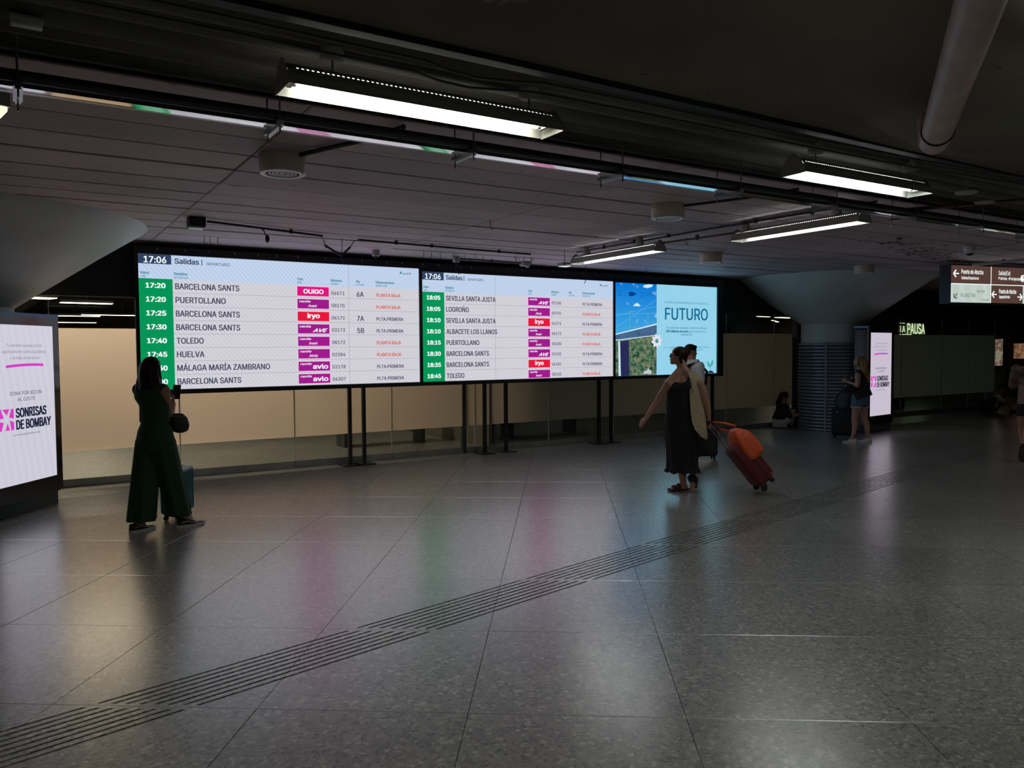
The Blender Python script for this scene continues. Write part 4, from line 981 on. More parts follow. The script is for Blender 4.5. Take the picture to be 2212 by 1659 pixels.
text('sg6', 'renfe', 1.71, 0.19, 0.055, 1.87, 0.0, 0.2); text('sg6', 'Cercanías 9', 1.80, 0.085, 0.035, 1.98, 0.0); text('sg6', 'Acceso Vías', 2.02, 0.14, 0.075, 2.33, 0.0)
def arrow(cx, cz, ang, s, m, par):
    mb = MB(); R = Matrix.Rotation(ang, 3, 'Y')
    def bar(a, b, w):
        a, b = Vector((a[0], 0, a[1])), Vector((b[0], 0, b[1])); dd = (b - a).normalized(); nn = Vector((-dd.z, 0, dd.x)) * w / 2
        q = [R @ p for p in (a - nn, b - nn, b + nn, a + nn)]
        mb.add([(cx + p.x * s, -0.0065, cz + p.z * s) for p in q] + [(cx + p.x * s, -0.0042, cz + p.z * s) for p in q], [(0, 1, 2, 3), (7, 6, 5, 4), (0, 4, 5, 1), (1, 5, 6, 2), (2, 6, 7, 3), (3, 7, 4, 0)])
    bar((-0.5, 0), (0.5, 0), 0.17); bar((-0.5, 0), (-0.02, 0.5), 0.19); bar((-0.5, 0), (-0.02, -0.5), 0.19)
    mb.build('arrow', m, par)
arrow(0.105, 0.475, 0, 0.12, M_SLET, p1); arrow(0.10, 0.11, -PI / 4, 0.10, M_SGREY, p4)
arrow(1.90, 0.425, PI, 0.115, M_SLET, p2); arrow(0.99, 0.145, 0, 0.11, M_SLET, p5); arrow(1.60, 0.11, PI, 0.11, M_SLET, p5)
def disc(cx, cz, r, m, par, inner=None, ch=None):
    MB().poly([(cx + r * math.cos(2 * PI * k / 24), cz + r * math.sin(2 * PI * k / 24)) for k in range(24)], -0.0062, -0.0042).build('pictogram', m, par)
disc(1.67, 0.43, 0.062, M_SLET, p2); disc(1.79, 0.43, 0.062, M_SLET, p2); disc(2.26, 0.45, 0.075, M_SLET, p3)
pk = MB()
pk.poly([(1.655, 0.385), (1.69, 0.385), (1.69, 0.43), (1.66, 0.435), (1.655, 0.475), (1.685, 0.475), (1.685, 0.465), (1.668, 0.463), (1.67, 0.445), (1.70, 0.44), (1.70, 0.375), (1.655, 0.375)], -0.0075, -0.0063)
pk.poly([(1.762, 0.40), (1.818, 0.40), (1.822, 0.465), (1.805, 0.478), (1.775, 0.478), (1.758, 0.465)], -0.0075, -0.0063)
pk.build('pictogram', M_SGREY, p2)
MB().poly([(2.205, 0.45), (2.26, 0.50), (2.315, 0.45), (2.26, 0.40)], -0.0075, -0.0063).build('pictogram', M_BROWN, p3)
# ================================================================== PEOPLE
class SH:
    """closed shapes that are fused into one smooth skin by a voxel remesh"""
    def __init__(s): s.m = MB()
    def cap(s, a, b, ra, rb, seg=14):
        a, b = Vector(a), Vector(b); s.m.tube([a, b], [ra, rb], seg, True); s.m.ell(a, (ra, ra, ra), seg=seg, rings=8); s.m.ell(b, (rb, rb, rb), seg=seg, rings=8); return s
    def chain(s, pts, rs, seg=14):
        for i in range(len(pts) - 1): s.cap(pts[i], pts[i + 1], rs[i], rs[i + 1], seg)
        return s
    def ell(s, c, r, M=None): s.m.ell(c, r, M, 20, 14); return s
    def loft(s, rings, seg=48, caps=True):
        """rings: (cx, cy, cz, rx, ry, yaw[, folds, amp, phase, tilt_x, tilt_y])"""
        vs = []
        for g in rings:
            cx, cy, cz, rx, ry, yw = g[:6]; nf, am, ph = (g[6:9] if len(g) > 8 else (0, 0, 0)); tx, ty = (g[9:11] if len(g) > 10 else (0, 0))
            for k in range(seg):
                th = 2 * PI * k / seg; q = 1 + am * math.cos(nf * th + ph) + am * 0.5 * math.cos((nf * 2 + 1) * th + 1.7 * ph)
                x, y = rx * q * math.cos(th), ry * q * math.sin(th)
                X = x * math.cos(yw) - y * math.sin(yw); Y = x * math.sin(yw) + y * math.cos(yw)
                vs.append((cx + X, cy + Y, cz + tx * X + ty * Y))
        n = len(rings); fs = [(i * seg + k, i * seg + (k + 1) % seg, (i + 1) * seg + (k + 1) % seg, (i + 1) * seg + k) for i in range(n - 1) for k in range(seg)]
        if caps: fs += [tuple(range(seg))[::-1], tuple((n - 1) * seg + k for k in range(seg))]
        s.m.add(vs, fs, True); return s
    def fuse(s, name, m, parent, voxel=0.007, smooth=6, sf=0.5):
        me = s.m.mesh('tmp'); o = bpy.data.objects.new('tmp', me); COL.objects.link(o)
        r = o.modifiers.new('r', 'REMESH'); r.mode = 'VOXEL'; r.voxel_size = voxel; r.use_smooth_shade = True
        if smooth:
            q = o.modifiers.new('s', 'SMOOTH'); q.factor = sf; q.iterations = smooth
        dg = bpy.context.evaluated_depsgraph_get(); e = o.evaluated_get(dg)
        me2 = bpy.data.meshes.new_from_object(e); me2.name = name
        bpy.data.objects.remove(o); bpy.data.meshes.remove(me)
        me2.materials.clear(); me2.materials.append(m)
        me2.polygons.foreach_set('use_smooth', [True] * len(me2.polygons))
        return link_mesh(name, me2, parent)

def yawv(phi): return Vector((math.sin(phi), math.cos(phi), 0)), Vector((math.cos(phi), -math.sin(phi), 0))   # forward, right
def R3(fwd, up=Vector((0, 0, 1))):
    """matrix with columns right, forward, up"""
    f = fwd.normalized(); r = f.cross(up).normalized(); u = r.cross(f)
    return Matrix(((r.x, f.x, u.x), (r.y, f.y, u.y), (r.z, f.z, u.z)))
def hand(S, w_, d, n, side, curl=0.5, k=1.0, spread=0.12):
    """palm and five fingers from the wrist w_, along d, n = out of the palm, side = +1 when the thumb lies along d x n"""
    d = d.normalized(); n = (n - d * n.dot(d)).normalized(); t = d.cross(n) * side
    for q in (-0.024, -0.008, 0.008, 0.024):
        S.cap(w_ + t * q * 0.7 * k, w_ + d * 0.082 * k + t * q * 1.15 * k, 0.0145 * k, 0.0115 * k, 8)
    for j, (q, L) in enumerate(((0.030, 0.066), (0.011, 0.074), (-0.009, 0.070), (-0.028, 0.054))):
        a = w_ + d * 0.085 * k + t * q * k; dd = d + t * (q * spread * 6); dd.normalize(); ang = 0.25 * curl; seg = [0.45, 0.30, 0.25]; rr = [0.0098, 0.0088, 0.0078, 0.0068]
        for i in range(3):
            ang += curl * (0.75 if i else 0.55); v = dd * math.cos(ang) + n * math.sin(ang); b = a + v * L * seg[i] * k; S.cap(a, b, rr[i] * k, rr[i + 1] * k, 8); a = b
    a = w_ + d * 0.022 * k + t * 0.026 * k
    for i, (L, r0, r1) in enumerate(((0.038, 0.0145, 0.0115), (0.030, 0.0112, 0.0095), (0.024, 0.0095, 0.0075))):
        v = (d * (0.62 + 0.15 * i) + t * (0.75 - 0.25 * i) + n * (0.25 + 0.3 * curl * i)).normalized(); b = a + v * L * k; S.cap(a, b, r0 * k, r1 * k, 8); a = b
def head(S, c, fwd, h, up=Vector((0, 0, 1)), male=False):
    """h = head height; c = centre of the skull"""
    M = R3(fwd, up); P = lambda x, y, z: Vector(c) + M @ Vector((x * h, y * h, z * h))
    E = lambda p, r: S.ell(p, tuple(q * h for q in r), M)
    E(P(0, -0.07, 0.13), (0.325, 0.40, 0.365)); E(P(0, 0.06, 0.02), (0.27, 0.28, 0.34)); E(P(0, 0.10, -0.20), (0.22, 0.25, 0.24))
    E(P(0, 0.21, -0.385), (0.115, 0.10, 0.085)); E(P(0, 0.14, -0.32), (0.19, 0.19, 0.12))
    for s in (-1, 1):
        E(P(s * 0.13, 0.19, -0.12), (0.11, 0.12, 0.12)); E(P(s * 0.315, -0.02, -0.03), (0.03, 0.062, 0.11))
        E(P(s * 0.125, 0.275, 0.08), (0.10, 0.05, 0.035))
    S.cap(P(0, 0.30, 0.04), P(0, 0.405, -0.095), 0.028 * h, 0.042 * h, 10); E(P(0.035, 0.36, -0.11), (0.032, 0.035, 0.025)); E(P(-0.035, 0.36, -0.11), (0.032, 0.035, 0.025))
    E(P(0, 0.325, -0.205), (0.078, 0.040, 0.018)); E(P(0, 0.318, -0.248), (0.068, 0.040, 0.022)); E(P(0, 0.26, 0.26), (0.2, 0.06, 0.12))
    return P, M
M_EYEW = mat('eye_white', (0.6, 0.58, 0.55, 1), 0.2); M_IRIS = mat('iris', (0.02, 0.012, 0.008, 1), 0.15); M_LIP = mat('lips', (0.30, 0.10, 0.09, 1), 0.4)
def face_parts(P, M, h, root, brow):
    mb = MB()
    for s in (-1, 1): mb.ell(P(s * 0.125, 0.272, 0.005), (0.052 * h, 0.04 * h, 0.034 * h), M, 12, 8)
    e = mb.build('eyes', M_EYEW, root); mb = MB()
    for s in (-1, 1): mb.ell(P(s * 0.125, 0.300, 0.005), (0.022 * h, 0.016 * h, 0.024 * h), M, 10, 6)
    mb.build('irises', M_IRIS, e); mb = MB()
    for s in (-1, 1): mb.tube([P(s * 0.07, 0.335, 0.085), P(s * 0.13, 0.325, 0.10), P(s * 0.20, 0.27, 0.08)], [0.008 * h, 0.012 * h, 0.006 * h], 6)
    mb.build('eyebrows', brow, root)
    MB().ell(P(0, 0.335, -0.207), (0.072 * h, 0.034 * h, 0.016 * h), M, 12, 6).ell(P(0, 0.33, -0.246), (0.062 * h, 0.034 * h, 0.019 * h), M, 12, 6).build('lips', M_LIP, root)
def shoe(root, ankle, fwd, m, sole_m, L=0.26, pitch=0.0, name='shoe', h=0.085, wide=0.048, stripe=None, heel_z=None):
    """ankle = point over the heel at ground level; fwd = horizontal toe direction; pitch lifts the heel"""
    f = fwd.normalized(); M = R3(f).to_4x4(); M = Matrix.Translation(ankle) @ M @ Matrix.Rotation(-pitch, 4, 'X')
    def sect(t):   # length position, half-width, top height
        wv = wide * (0.78 + 0.30 * max(0.0, math.sin(PI * min(1, max(0, (t - 0.12) / 0.86)) ** 0.9))) * (1 if t < 0.82 else math.sqrt(max(0.05, 1 - ((t - 0.82) / 0.19) ** 2)))
        wv *= math.sqrt(max(0.05, 1 - ((0.08 - t) / 0.09) ** 2)) if t < 0.08 else 1
        hv = h if t < 0.30 else h + (0.032 - h) * min(1, (t - 0.30) / 0.42)
        if t > 0.86: hv *= 1 - 0.45 * ((t - 0.86) / 0.14) ** 2
        return wv, hv
    up = MB(); so = MB(); N = 18; K = 14; vs = []; v2 = []
    for i in range(N + 1):
        t = i / N; wv, hv = sect(t); y = -0.06 + t * L
        for k in range(K):
            a = PI * k / (K - 1); vs.append(M @ Vector((wv * math.cos(a) * (1.0 if math.sin(a) < 0.5 else 0.97), y, 0.022 + (hv - 0.022) * max(0.0, math.sin(a)) ** 0.75)))
        for (x, z) in ((-wv - 0.004, 0.0), (wv + 0.004, 0.0), (wv + 0.005, 0.026), (-wv - 0.005, 0.026)): v2.append(M @ Vector((x, y, z + (0.008 * ((t - 0.8) / 0.2) ** 2 if t > 0.8 else 0))))
    up.add(vs, [(i * K + k, i * K + k + 1, (i + 1) * K + k + 1, (i + 1) * K + k) for i in range(N) for k in range(K - 1)] + [tuple(range(K))[::-1], tuple(N * K + k for k in range(K))], True)
    so.add(v2, [(i * 4 + k, i * 4 + (k + 1) % 4, (i + 1) * 4 + (k + 1) % 4, (i + 1) * 4 + k) for i in range(N) for k in range(4)] + [(3, 2, 1, 0), tuple(N * 4 + k for k in range(4))])
    o = up.build(name, m, root); so.build('sole', sole_m, o)
    lc = MB()
    for k in range(4):
        t = 0.38 + 0.09 * k; wv, hv = sect(t); y = -0.06 + t * L
        lc.tube([M @ Vector((-wv * 0.55, y, hv * 0.9)), M @ Vector((0, y + 0.004, hv + 0.004)), M @ Vector((wv * 0.55, y, hv * 0.9))], 0.0035, 5)
    lc.build('laces', sole_m, o)
    if stripe:
        st = MB()
        for s in (-1, 1):
            q = []
            for t, zz in ((0.10, 0.050), (0.30, 0.060), (0.42, 0.048), (0.58, 0.040), (0.72, 0.034)):
                wv, hv = sect(t); q.append(M @ Vector((s * (wv * 0.985 + 0.001), -0.06 + t * L, min(zz, hv * 0.8))))
            st.tube(q, 0.0042, 5)
        st.build('side_stripe', stripe, o)
    return o
def person(name_label, px, py, cat_group=None):
    d = Vector((px, py)).normalized()
    return empty('person', (px, py, 0), math.atan2(d.y, d.x) - PI / 2, name_label, 'person', None)
M_SKIN_A = mat('skin_warm', (0.42, 0.22, 0.15, 1), 0.5, noise_amt=0.08, noise_scale=12)
M_SKIN_B = mat('skin_fair', (0.52, 0.29, 0.22, 1), 0.5, noise_amt=0.08, noise_scale=12)
M_SKIN_C = mat('skin_tanned', (0.36, 0.19, 0.12, 1), 0.5, noise_amt=0.08, noise_scale=12)
M_BRHAIR = mat('dark_brown_hair', (0.022, 0.012, 0.008, 1), 0.45, noise_amt=0.4, noise_scale=60, stretch=(1, 1, 0.08), bump=0.5, bump_scale=120, spec=0.2)
M_BLKHAIR = mat('black_hair', (0.010, 0.008, 0.007, 1), 0.45, noise_amt=0.4, noise_scale=60, stretch=(1, 1, 0.08), bump=0.5, bump_scale=120, spec=0.2)
M_BLOND = mat('blonde_hair', (0.42, 0.27, 0.11, 1), 0.45, col2=(0.24, 0.12, 0.045, 1), noise_scale=50, stretch=(1, 1, 0.06), bump=0.5, bump_scale=120)
M_GREENC = mat('dark_green_cloth', (0.016, 0.060, 0.028, 1), 0.85, noise_amt=0.15, noise_scale=30, bump=0.15, bump_scale=150)
M_BLKC = mat('black_cloth', (0.012, 0.011, 0.012, 1), 0.85, noise_amt=0.2, noise_scale=40, bump=0.1, bump_scale=150)
M_WRUB = mat('white_rubber', (0.62, 0.62, 0.60, 1), 0.5)
M_WCAN = mat('white_canvas', (0.66, 0.66, 0.64, 1), 0.7)
M_BLKR = mat('black_rubber', (0.015, 0.015, 0.015, 1), 0.6)
Z = Vector((0, 0, 1))

def torso(S, hip, chest, phi, k=1.0, bust=0.0, belly=0.0, phi2=None):
    """naked torso under the clothes: pelvis to shoulders; k scales the width"""
    phi2 = phi if phi2 is None else phi2
    f, r = yawv(phi); f2, r2 = yawv(phi2); hip, chest = Vector(hip), Vector(chest)
    L = chest - hip
    S.loft([(*(hip - Z * 0.10), 0.10 * k, 0.08 * k, -phi), (*(hip - Z * 0.04 - f * 0.01), 0.165 * k, 0.115 * k, -phi), (*(hip + Z * 0.04), 0.160 * k, 0.108 * k, -phi),
            (*(hip + L * 0.36), 0.128 * k, 0.092 * k + belly, -phi), (*(hip + L * 0.62), 0.138 * k, 0.098 * k + belly * 0.6, -phi2), (*(hip + L * 0.85), 0.158 * k, 0.10 * k, -phi2), (*(chest), 0.155 * k, 0.075 * k, -phi2), (*(chest + Z * 0.045), 0.07, 0.055, -phi2)])
    if bust:
        for s in (-1, 1): S.ell(chest - Z * 0.10 + f2 * 0.085 + r2 * s * 0.07, (0.062 * bust, 0.055 * bust, 0.06 * bust))
    return f, r, f2, r2

# ---------------------------------------------------------------- 1 woman in green, seen from behind, left
W1 = person('woman in dark green top and wide trousers seen from behind, facing the board', 1.14, 8.13)
phi = math.radians(38); f, r = yawv(phi)
S = SH(); hip = Vector((-0.045, 0, 0.93)); ch = Vector((-0.075, 0.0, 1.345))
torso(S, hip, ch, phi, 0.92, bust=0.9)
hc = Vector((-0.055, 0.035, 1.545)); fh = Vector((math.sin(0.75), math.cos(0.75), 0.18))
S.cap(ch + Z * 0.02, hc - Z * 0.06 - fh * 0.02, 0.055, 0.048)
P, M = head(S, hc, fh, 0.215)
shR = ch + r * 0.15 - Z * 0.01; shL = ch - r * 0.15 + f * 0.02 - Z * 0.01
elR = Vector((0.085, 0.03, 1.075)); wrR = Vector((0.125, 0.225, 1.19)); elL = ch - r * 0.13 + f * 0.14 - Z * 0.27; wrL = Vector((0.04, 0.27, 1.14))
for sh, el, wr in ((shR, elR, wrR), (shL, elL, wrL)):
    S.ell(sh, (0.054, 0.054, 0.058)); S.chain([sh, sh.lerp(el, 0.45), el, el.lerp(wr, 0.3), wr], [0.047, 0.042, 0.034, 0.036, 0.023])
hand(S, wrR, Vector((0.05, 0.45, 0.75)), Vector((-0.9, 0.1, 0.1)), 1, 0.9, 0.92); hand(S, wrL, Vector((0.5, 0.6, 0.5)), Vector((0.3, -0.2, 0.9)), -1, 0.7, 0.92)
for s, fx in ((-1, Vector((-0.21, -0.02, 0.09))), (1, Vector((0.20, 0.04, 0.09)))):
    hj = hip + r * s * 0.085 - Z * 0.02; kn = hj.lerp(fx, 0.5) + f * 0.03
    S.chain([hj, hj.lerp(kn, 0.5), kn, kn.lerp(fx, 0.35) - f * 0.02, fx], [0.088, 0.072, 0.052, 0.05, 0.032])
    S.cap(fx, fx - Z * 0.04 + f * 0.07, 0.034, 0.026)
S.fuse('body', M_SKIN_A, W1, 0.0062, 5)
T = SH()   # sleeveless top
T.loft([(*(hip + Z * 0.105), 0.142, 0.112, -phi, 5, 0.03, 0.4), (*(hip + Z * 0.16), 0.145, 0.112, -phi, 5, 0.02, 0.4), (*(hip + Z * 0.26), 0.146, 0.113, -phi, 4, 0.012, 1), (*(ch - Z * 0.08), 0.155, 0.12, -phi), (*(ch - Z * 0.02), 0.168, 0.108, -phi), (*(ch + Z * 0.035), 0.150, 0.080, -phi), (*(ch + Z * 0.075), 0.066, 0.064, -phi)])
for s in (-1, 1): T.ell(ch + r * s * 0.137 + Z * 0.0, (0.055, 0.058, 0.060)); T.ell(ch - Z * 0.10 + f * 0.085 + r * s * 0.065, (0.07, 0.06, 0.065))
T.fuse('sleeveless_top', M_GREENC, W1, 0.008, 5)
T = SH()   # wide trousers
T.loft([(*(hip + Z * 0.125), 0.128, 0.105, -phi), (*(hip + Z * 0.09), 0.136, 0.110, -phi), (*(hip + Z * 0.03), 0.165, 0.13, -phi), (*(hip - Z * 0.05), 0.183, 0.142, -phi), (*(hip - Z * 0.14), 0.18, 0.135, -phi), (*(hip - Z * 0.22), 0.12, 0.09, -phi)])
for s, ft, rb_ in ((-1, Vector((-0.185, -0.015, 0.105)), 0.140), (1, Vector((0.145, 0.04, 0.115)), 0.118)):
    a = hip + r * s * 0.080 - Z * 0.06
    rg = []
    for i in range(11):
        t = i / 10; c = a.lerp(ft, t); rr = 0.108 + (rb_ - 0.108) * t ** 0.9
        rg.append((c.x, c.y, c.z, rr, rr * (1.12 - 0.26 * t), -phi, 6, 0.02 + 0.06 * t, 0.6 * s + 0.5 * t))
    T.loft(rg)
T.fuse('wide_trousers', M_GREENC, W1, 0.0085, 4)
H = SH()
H.ell(P(0, -0.06, 0.16), (0.37 * 0.215, 0.44 * 0.215, 0.40 * 0.215), M)
b0 = P(0, -0.16, 0)
H.loft([(b0.x, b0.y, b0.z + 0.05, 0.090, 0.085, -0.75, 7, 0.03, 0), (b0.x - 0.008, b0.y - 0.01, b0.z - 0.05, 0.105, 0.085, -0.75, 7, 0.05, 0.5), (b0.x - 0.012, b0.y - 0.02, b0.z - 0.13, 0.125, 0.08, -0.7, 8, 0.06, 1.0), (b0.x - 0.015, b0.y - 0.03, b0.z - 0.20, 0.135, 0.07, -0.65, 8, 0.08, 1.6), (b0.x - 0.02, b0.y - 0.03, b0.z - 0.255, 0.115, 0.055, -0.6, 9, 0.12, 2.0), (b0.x - 0.03, b0.y - 0.03, b0.z - 0.30, 0.055, 0.04, -0.6, 9, 0.14, 2.6)])
H.cap(P(0.33, -0.05, 0.1), P(0.42, -0.12, -0.75), 0.03, 0.018); H.cap(P(-0.33, 0.0, 0.1), P(-0.55, -0.2, -0.9), 0.03, 0.015); H.cap(P(0.36, -0.15, -0.3), P(0.5, -0.3, -1.15), 0.022, 0.008); H.cap(P(-0.3, -0.2, -0.5), P(-0.42, -0.3, -1.35), 0.025, 0.007)
H.fuse('long_hair', M_BRHAIR, W1, 0.0075, 3)
shoe(W1, Vector((-0.235, -0.015, 0)), Vector((0.80, 0.62, 0)), M_BLKC, M_WRUB, 0.27, 0, 'sneaker', 0.088, 0.046, M_WRUB)
shoe(W1, Vector((0.185, 0.03, 0)), Vector((0.93, 0.36, 0)), M_BLKC, M_WRUB, 0.27, 0, 'sneaker', 0.088, 0.046, M_WRUB)
# bag, phone
ps = W1.matrix_basis.copy()
def at_person(root, name, loc, label, cat, group=None):
    """a carried thing: top-level, but laid out in the carrier's frame"""
    o = empty(name, tuple(Matrix.Translation(root.location) @ Matrix.Rotation(root.rotation_euler.z, 4, 'Z') @ Vector(loc)), root.rotation_euler.z, label, cat, group)
    return o
M_BAGB = mat('black_leather', (0.012, 0.012, 0.013, 1), 0.4)
bg = at_person(W1, 'crossbody_bag', (0.165, 0.03, 1.025), 'black round crossbody bag on the hip of the woman in green', 'bag')
S = SH(); S.loft([(0.01, 0, -0.105, 0.035, 0.03, 0), (0.01, 0, -0.085, 0.075, 0.045, 0), (0, 0, -0.03, 0.098, 0.055, 0), (-0.01, 0, 0.04, 0.09, 0.05, 0), (-0.02, 0, 0.085, 0.055, 0.03, 0)]); S.fuse('pouch', M_BAGB, bg, 0.007, 20)
MB().tube([(-0.08, -0.035, 0.055), (-0.02, -0.05, 0.065), (0.05, -0.04, 0.05)], 0.004, 6).build('zip', M_GALV, bg)
MB().tube([(-0.06, -0.01, 0.06), (-0.12, -0.085, 0.10), (-0.19, -0.115, 0.18), (-0.25, -0.11, 0.27), (-0.275, -0.07, 0.36), (-0.275, 0.0, 0.395), (-0.25, 0.08, 0.36)], 0.012, 8).build('strap', M_BAGB, bg)
ph = at_person(W1, 'smartphone', (0.155, 0.285, 1.285), 'dark smartphone in the hand of the woman in green', 'phone')
mtx = Matrix.Rotation(-0.3, 4, 'Z') @ Matrix.Rotation(-0.35, 4, 'X')
MB().rbox((0, 0, 0.02), (0.074, 0.009, 0.15), 0.004, M=mtx).build('case', M_BLKR, ph); MB().cbox((0, 0.0052, 0.02), (0.068, 0.0012, 0.142), mtx).build('glass', M_TOTEM, ph)

# ---------------------------------------------------------------- 2 walking woman with the red suitcase
W2 = person('woman in black dress and beige waistcoat with glasses, walking and pulling a red suitcase', 6.69, 6.81)
PPM = 181.4
phi = math.radians(-118); f, r = yawv(phi); r = r  # forward to the left and a little towards the camera
def q2(px, py, y=0.0): return Vector(((px - 1474) / PPM, y, (1062 - py) / PPM))
S = SH(); hip = q2(1468, 905); ch = q2(1478, 822); hip.z = 0.90; ch.z = 1.36
torso(S, hip, ch, phi, 1.12, bust=1.25, belly=0.03, phi2=math.radians(-150))
f2, r2 = yawv(math.radians(-150))
hc = q2(1461, 770, 0.0); fh = Vector((-0.98, -0.12, 0.22)); upv = Vector((0.2, 0, 1))
S.cap(ch + Z * 0.02 - Vector((0.01, 0, 0)), hc + Vector((0.03, 0.0, -0.07)), 0.064, 0.057)
P, M = head(S, hc, fh, 0.232, upv)
# image-left arm = her right, swinging forward to the left; image-right arm = her left, back on the handle
shA = q2(1441, 829, -0.06) ; elA = q2(1417, 868, -0.05); wrA = q2(1395, 902, -0.08)
shB = q2(1505, 829, -0.09); elB = q2(1522, 876, -0.02); wrB = q2(1526, 906, 0.0)
for sh, el, wr, k_ in ((shA, elA, wrA, 0.9), (shB, elB, wrB, 1.12)):
    S.ell(sh, (0.06 * k_, 0.06, 0.062)); S.chain([sh, sh.lerp(el, 0.45), el, el.lerp(wr, 0.3), wr], [0.056 * k_, 0.053 * k_, 0.040 * k_, 0.040, 0.026])
S.cap(shA, ch + r2 * 0.05, 0.055, 0.07); S.cap(shB, ch, 0.055, 0.07)
for sh in (shA, shB): S.cap(sh + Z * 0.01, ch.lerp(hc, 0.42), 0.045, 0.056)
hand(S, wrA, Vector((-0.62, -0.1, -0.75)), Vector((0.5, 0.6, -0.4)), -1, 0.35, 0.95); hand(S, wrB, Vector((-0.05, 0.0, -1.0)), Vector((-0.5, -0.8, 0)), 1, 1.25, 0.98)
ankA = q2(1473, 1045, 0.02); ankA.z = 0.085; ankB = q2(1496, 1030, 0.10); ankB.z = 0.14
for s, an, ty in ((1, ankA, -0.02), (-1, ankB, 0.06)):
    hj = hip + Vector((-0.02 if s == 1 else 0.05, -0.05 if s == 1 else 0.06, -0.05)); kn = hj.lerp(an, 0.52) + Vector((-0.03, ty, 0))
    S.chain([hj, hj.lerp(kn, 0.5), kn, kn.lerp(an, 0.38) + Vector((0.012, 0, 0)), an], [0.098, 0.085, 0.062, 0.058, 0.036])
# bare feet in sandals
def foot(S, an, fw, k=1.0, pitch=0.0):
    fw = fw.normalized(); sd_ = Vector((fw.y, -fw.x, 0)); dn = Vector((0, 0, -1))
    fwp = (fw * math.cos(pitch) + dn * math.sin(pitch)).normalized(); hl = an - fw * 0.028 + dn * 0.042
    S.cap(an, hl, 0.034, 0.030); S.cap(hl, an + fwp * 0.10 + dn * 0.052 * math.cos(pitch), 0.030, 0.024); S.cap(an, an + fwp * 0.10 + dn * 0.045, 0.032, 0.026)
    for j, q in enumerate((-0.026, -0.010, 0.005, 0.018, 0.030)):
        b = an + fwp * 0.10 + dn * 0.058 + sd_ * q; S.cap(b, b + fwp * (0.062 - 0.007 * j), 0.0125, 0.0095 if j else 0.012, 8)
foot(S, ankA, Vector((-0.95, -0.25, 0))); foot(S, ankB, Vector((-0.35, -0.9, 0)), pitch=0.7)
S.fuse('body', M_SKIN_A, W2, 0.0062, 5)
M_DRESS = mat('black_dress', (0.010, 0.010, 0.014, 1), 0.9, noise_amt=0.3, noise_scale=90, bump=0.2, bump_scale=200)
T = SH()
rg = []
for z, rx, ry, cx, am in ((1.30, 0.172, 0.135, 1474, 0), (1.24, 0.187, 0.165, 1471, 0.0), (1.12, 0.186, 0.175, 1469, 0.01), (1.0, 0.190, 0.172, 1468, 0.015), (0.88, 0.205, 0.160, 1467, 0.02), (0.76, 0.212, 0.16, 1468, 0.025), (0.62, 0.200, 0.155, 1469, 0.035), (0.48, 0.190, 0.15, 1470, 0.045), (0.36, 0.190, 0.15, 1471, 0.055), (0.27, 0.192, 0.155, 1471, 0.065)):
    rg.append(((cx - 1474) / PPM, 0.0, z, rx * 1.0, ry, -phi + (0.5 if z < 1 else 0), 8, am, z * 3, 0.03 if z < 0.3 else 0, 0))
T.loft(rg)
for s in (-1, 1): T.ell(ch - Z * 0.11 + f2 * 0.085 + r2 * s * 0.075, (0.088, 0.078, 0.082))
T.fuse('long_dress', M_DRESS, W2, 0.008, 3)
st = MB()
for s in (-1, 1): st.tube([ch - Z * 0.05 + f2 * 0.13 + r2 * s * 0.09, ch + Z * 0.03 + f2 * 0.07 + r2 * s * 0.095, ch + Z * 0.045 - f2 * 0.01 + r2 * s * 0.1], 0.010, 6)
st.build('dress_straps', M_DRESS, W2)
# ruffled hem
hm = MB(); N = 96; vs = []
for j, (z, e) in enumerate(((0.30, 0.0), (0.262, 0.012), (0.235, 0.024))):
    for k in range(N):
        th = 2 * PI * k / N; q = 1 + 0.05 * math.cos(8 * th + 0.8) + 0.03 * math.cos(23 * th) * j; yw = -phi + 0.5
        x, y = (0.192 + e) * q * math.cos(th), (0.155 + e) * q * math.sin(th)
        vs.append((x * math.cos(yw) - y * math.sin(yw) - 0.016, x * math.sin(yw) + y * math.cos(yw), z + 0.012 * math.sin(11 * th) * j * 0.5))
hm.add(vs, [(j * N + k, j * N + (k + 1) % N, (j + 1) * N + (k + 1) % N, (j + 1) * N + k) for j in range(2) for k in range(N)], True)
hm.build('ruffled_hem', M_DRESS, W2)
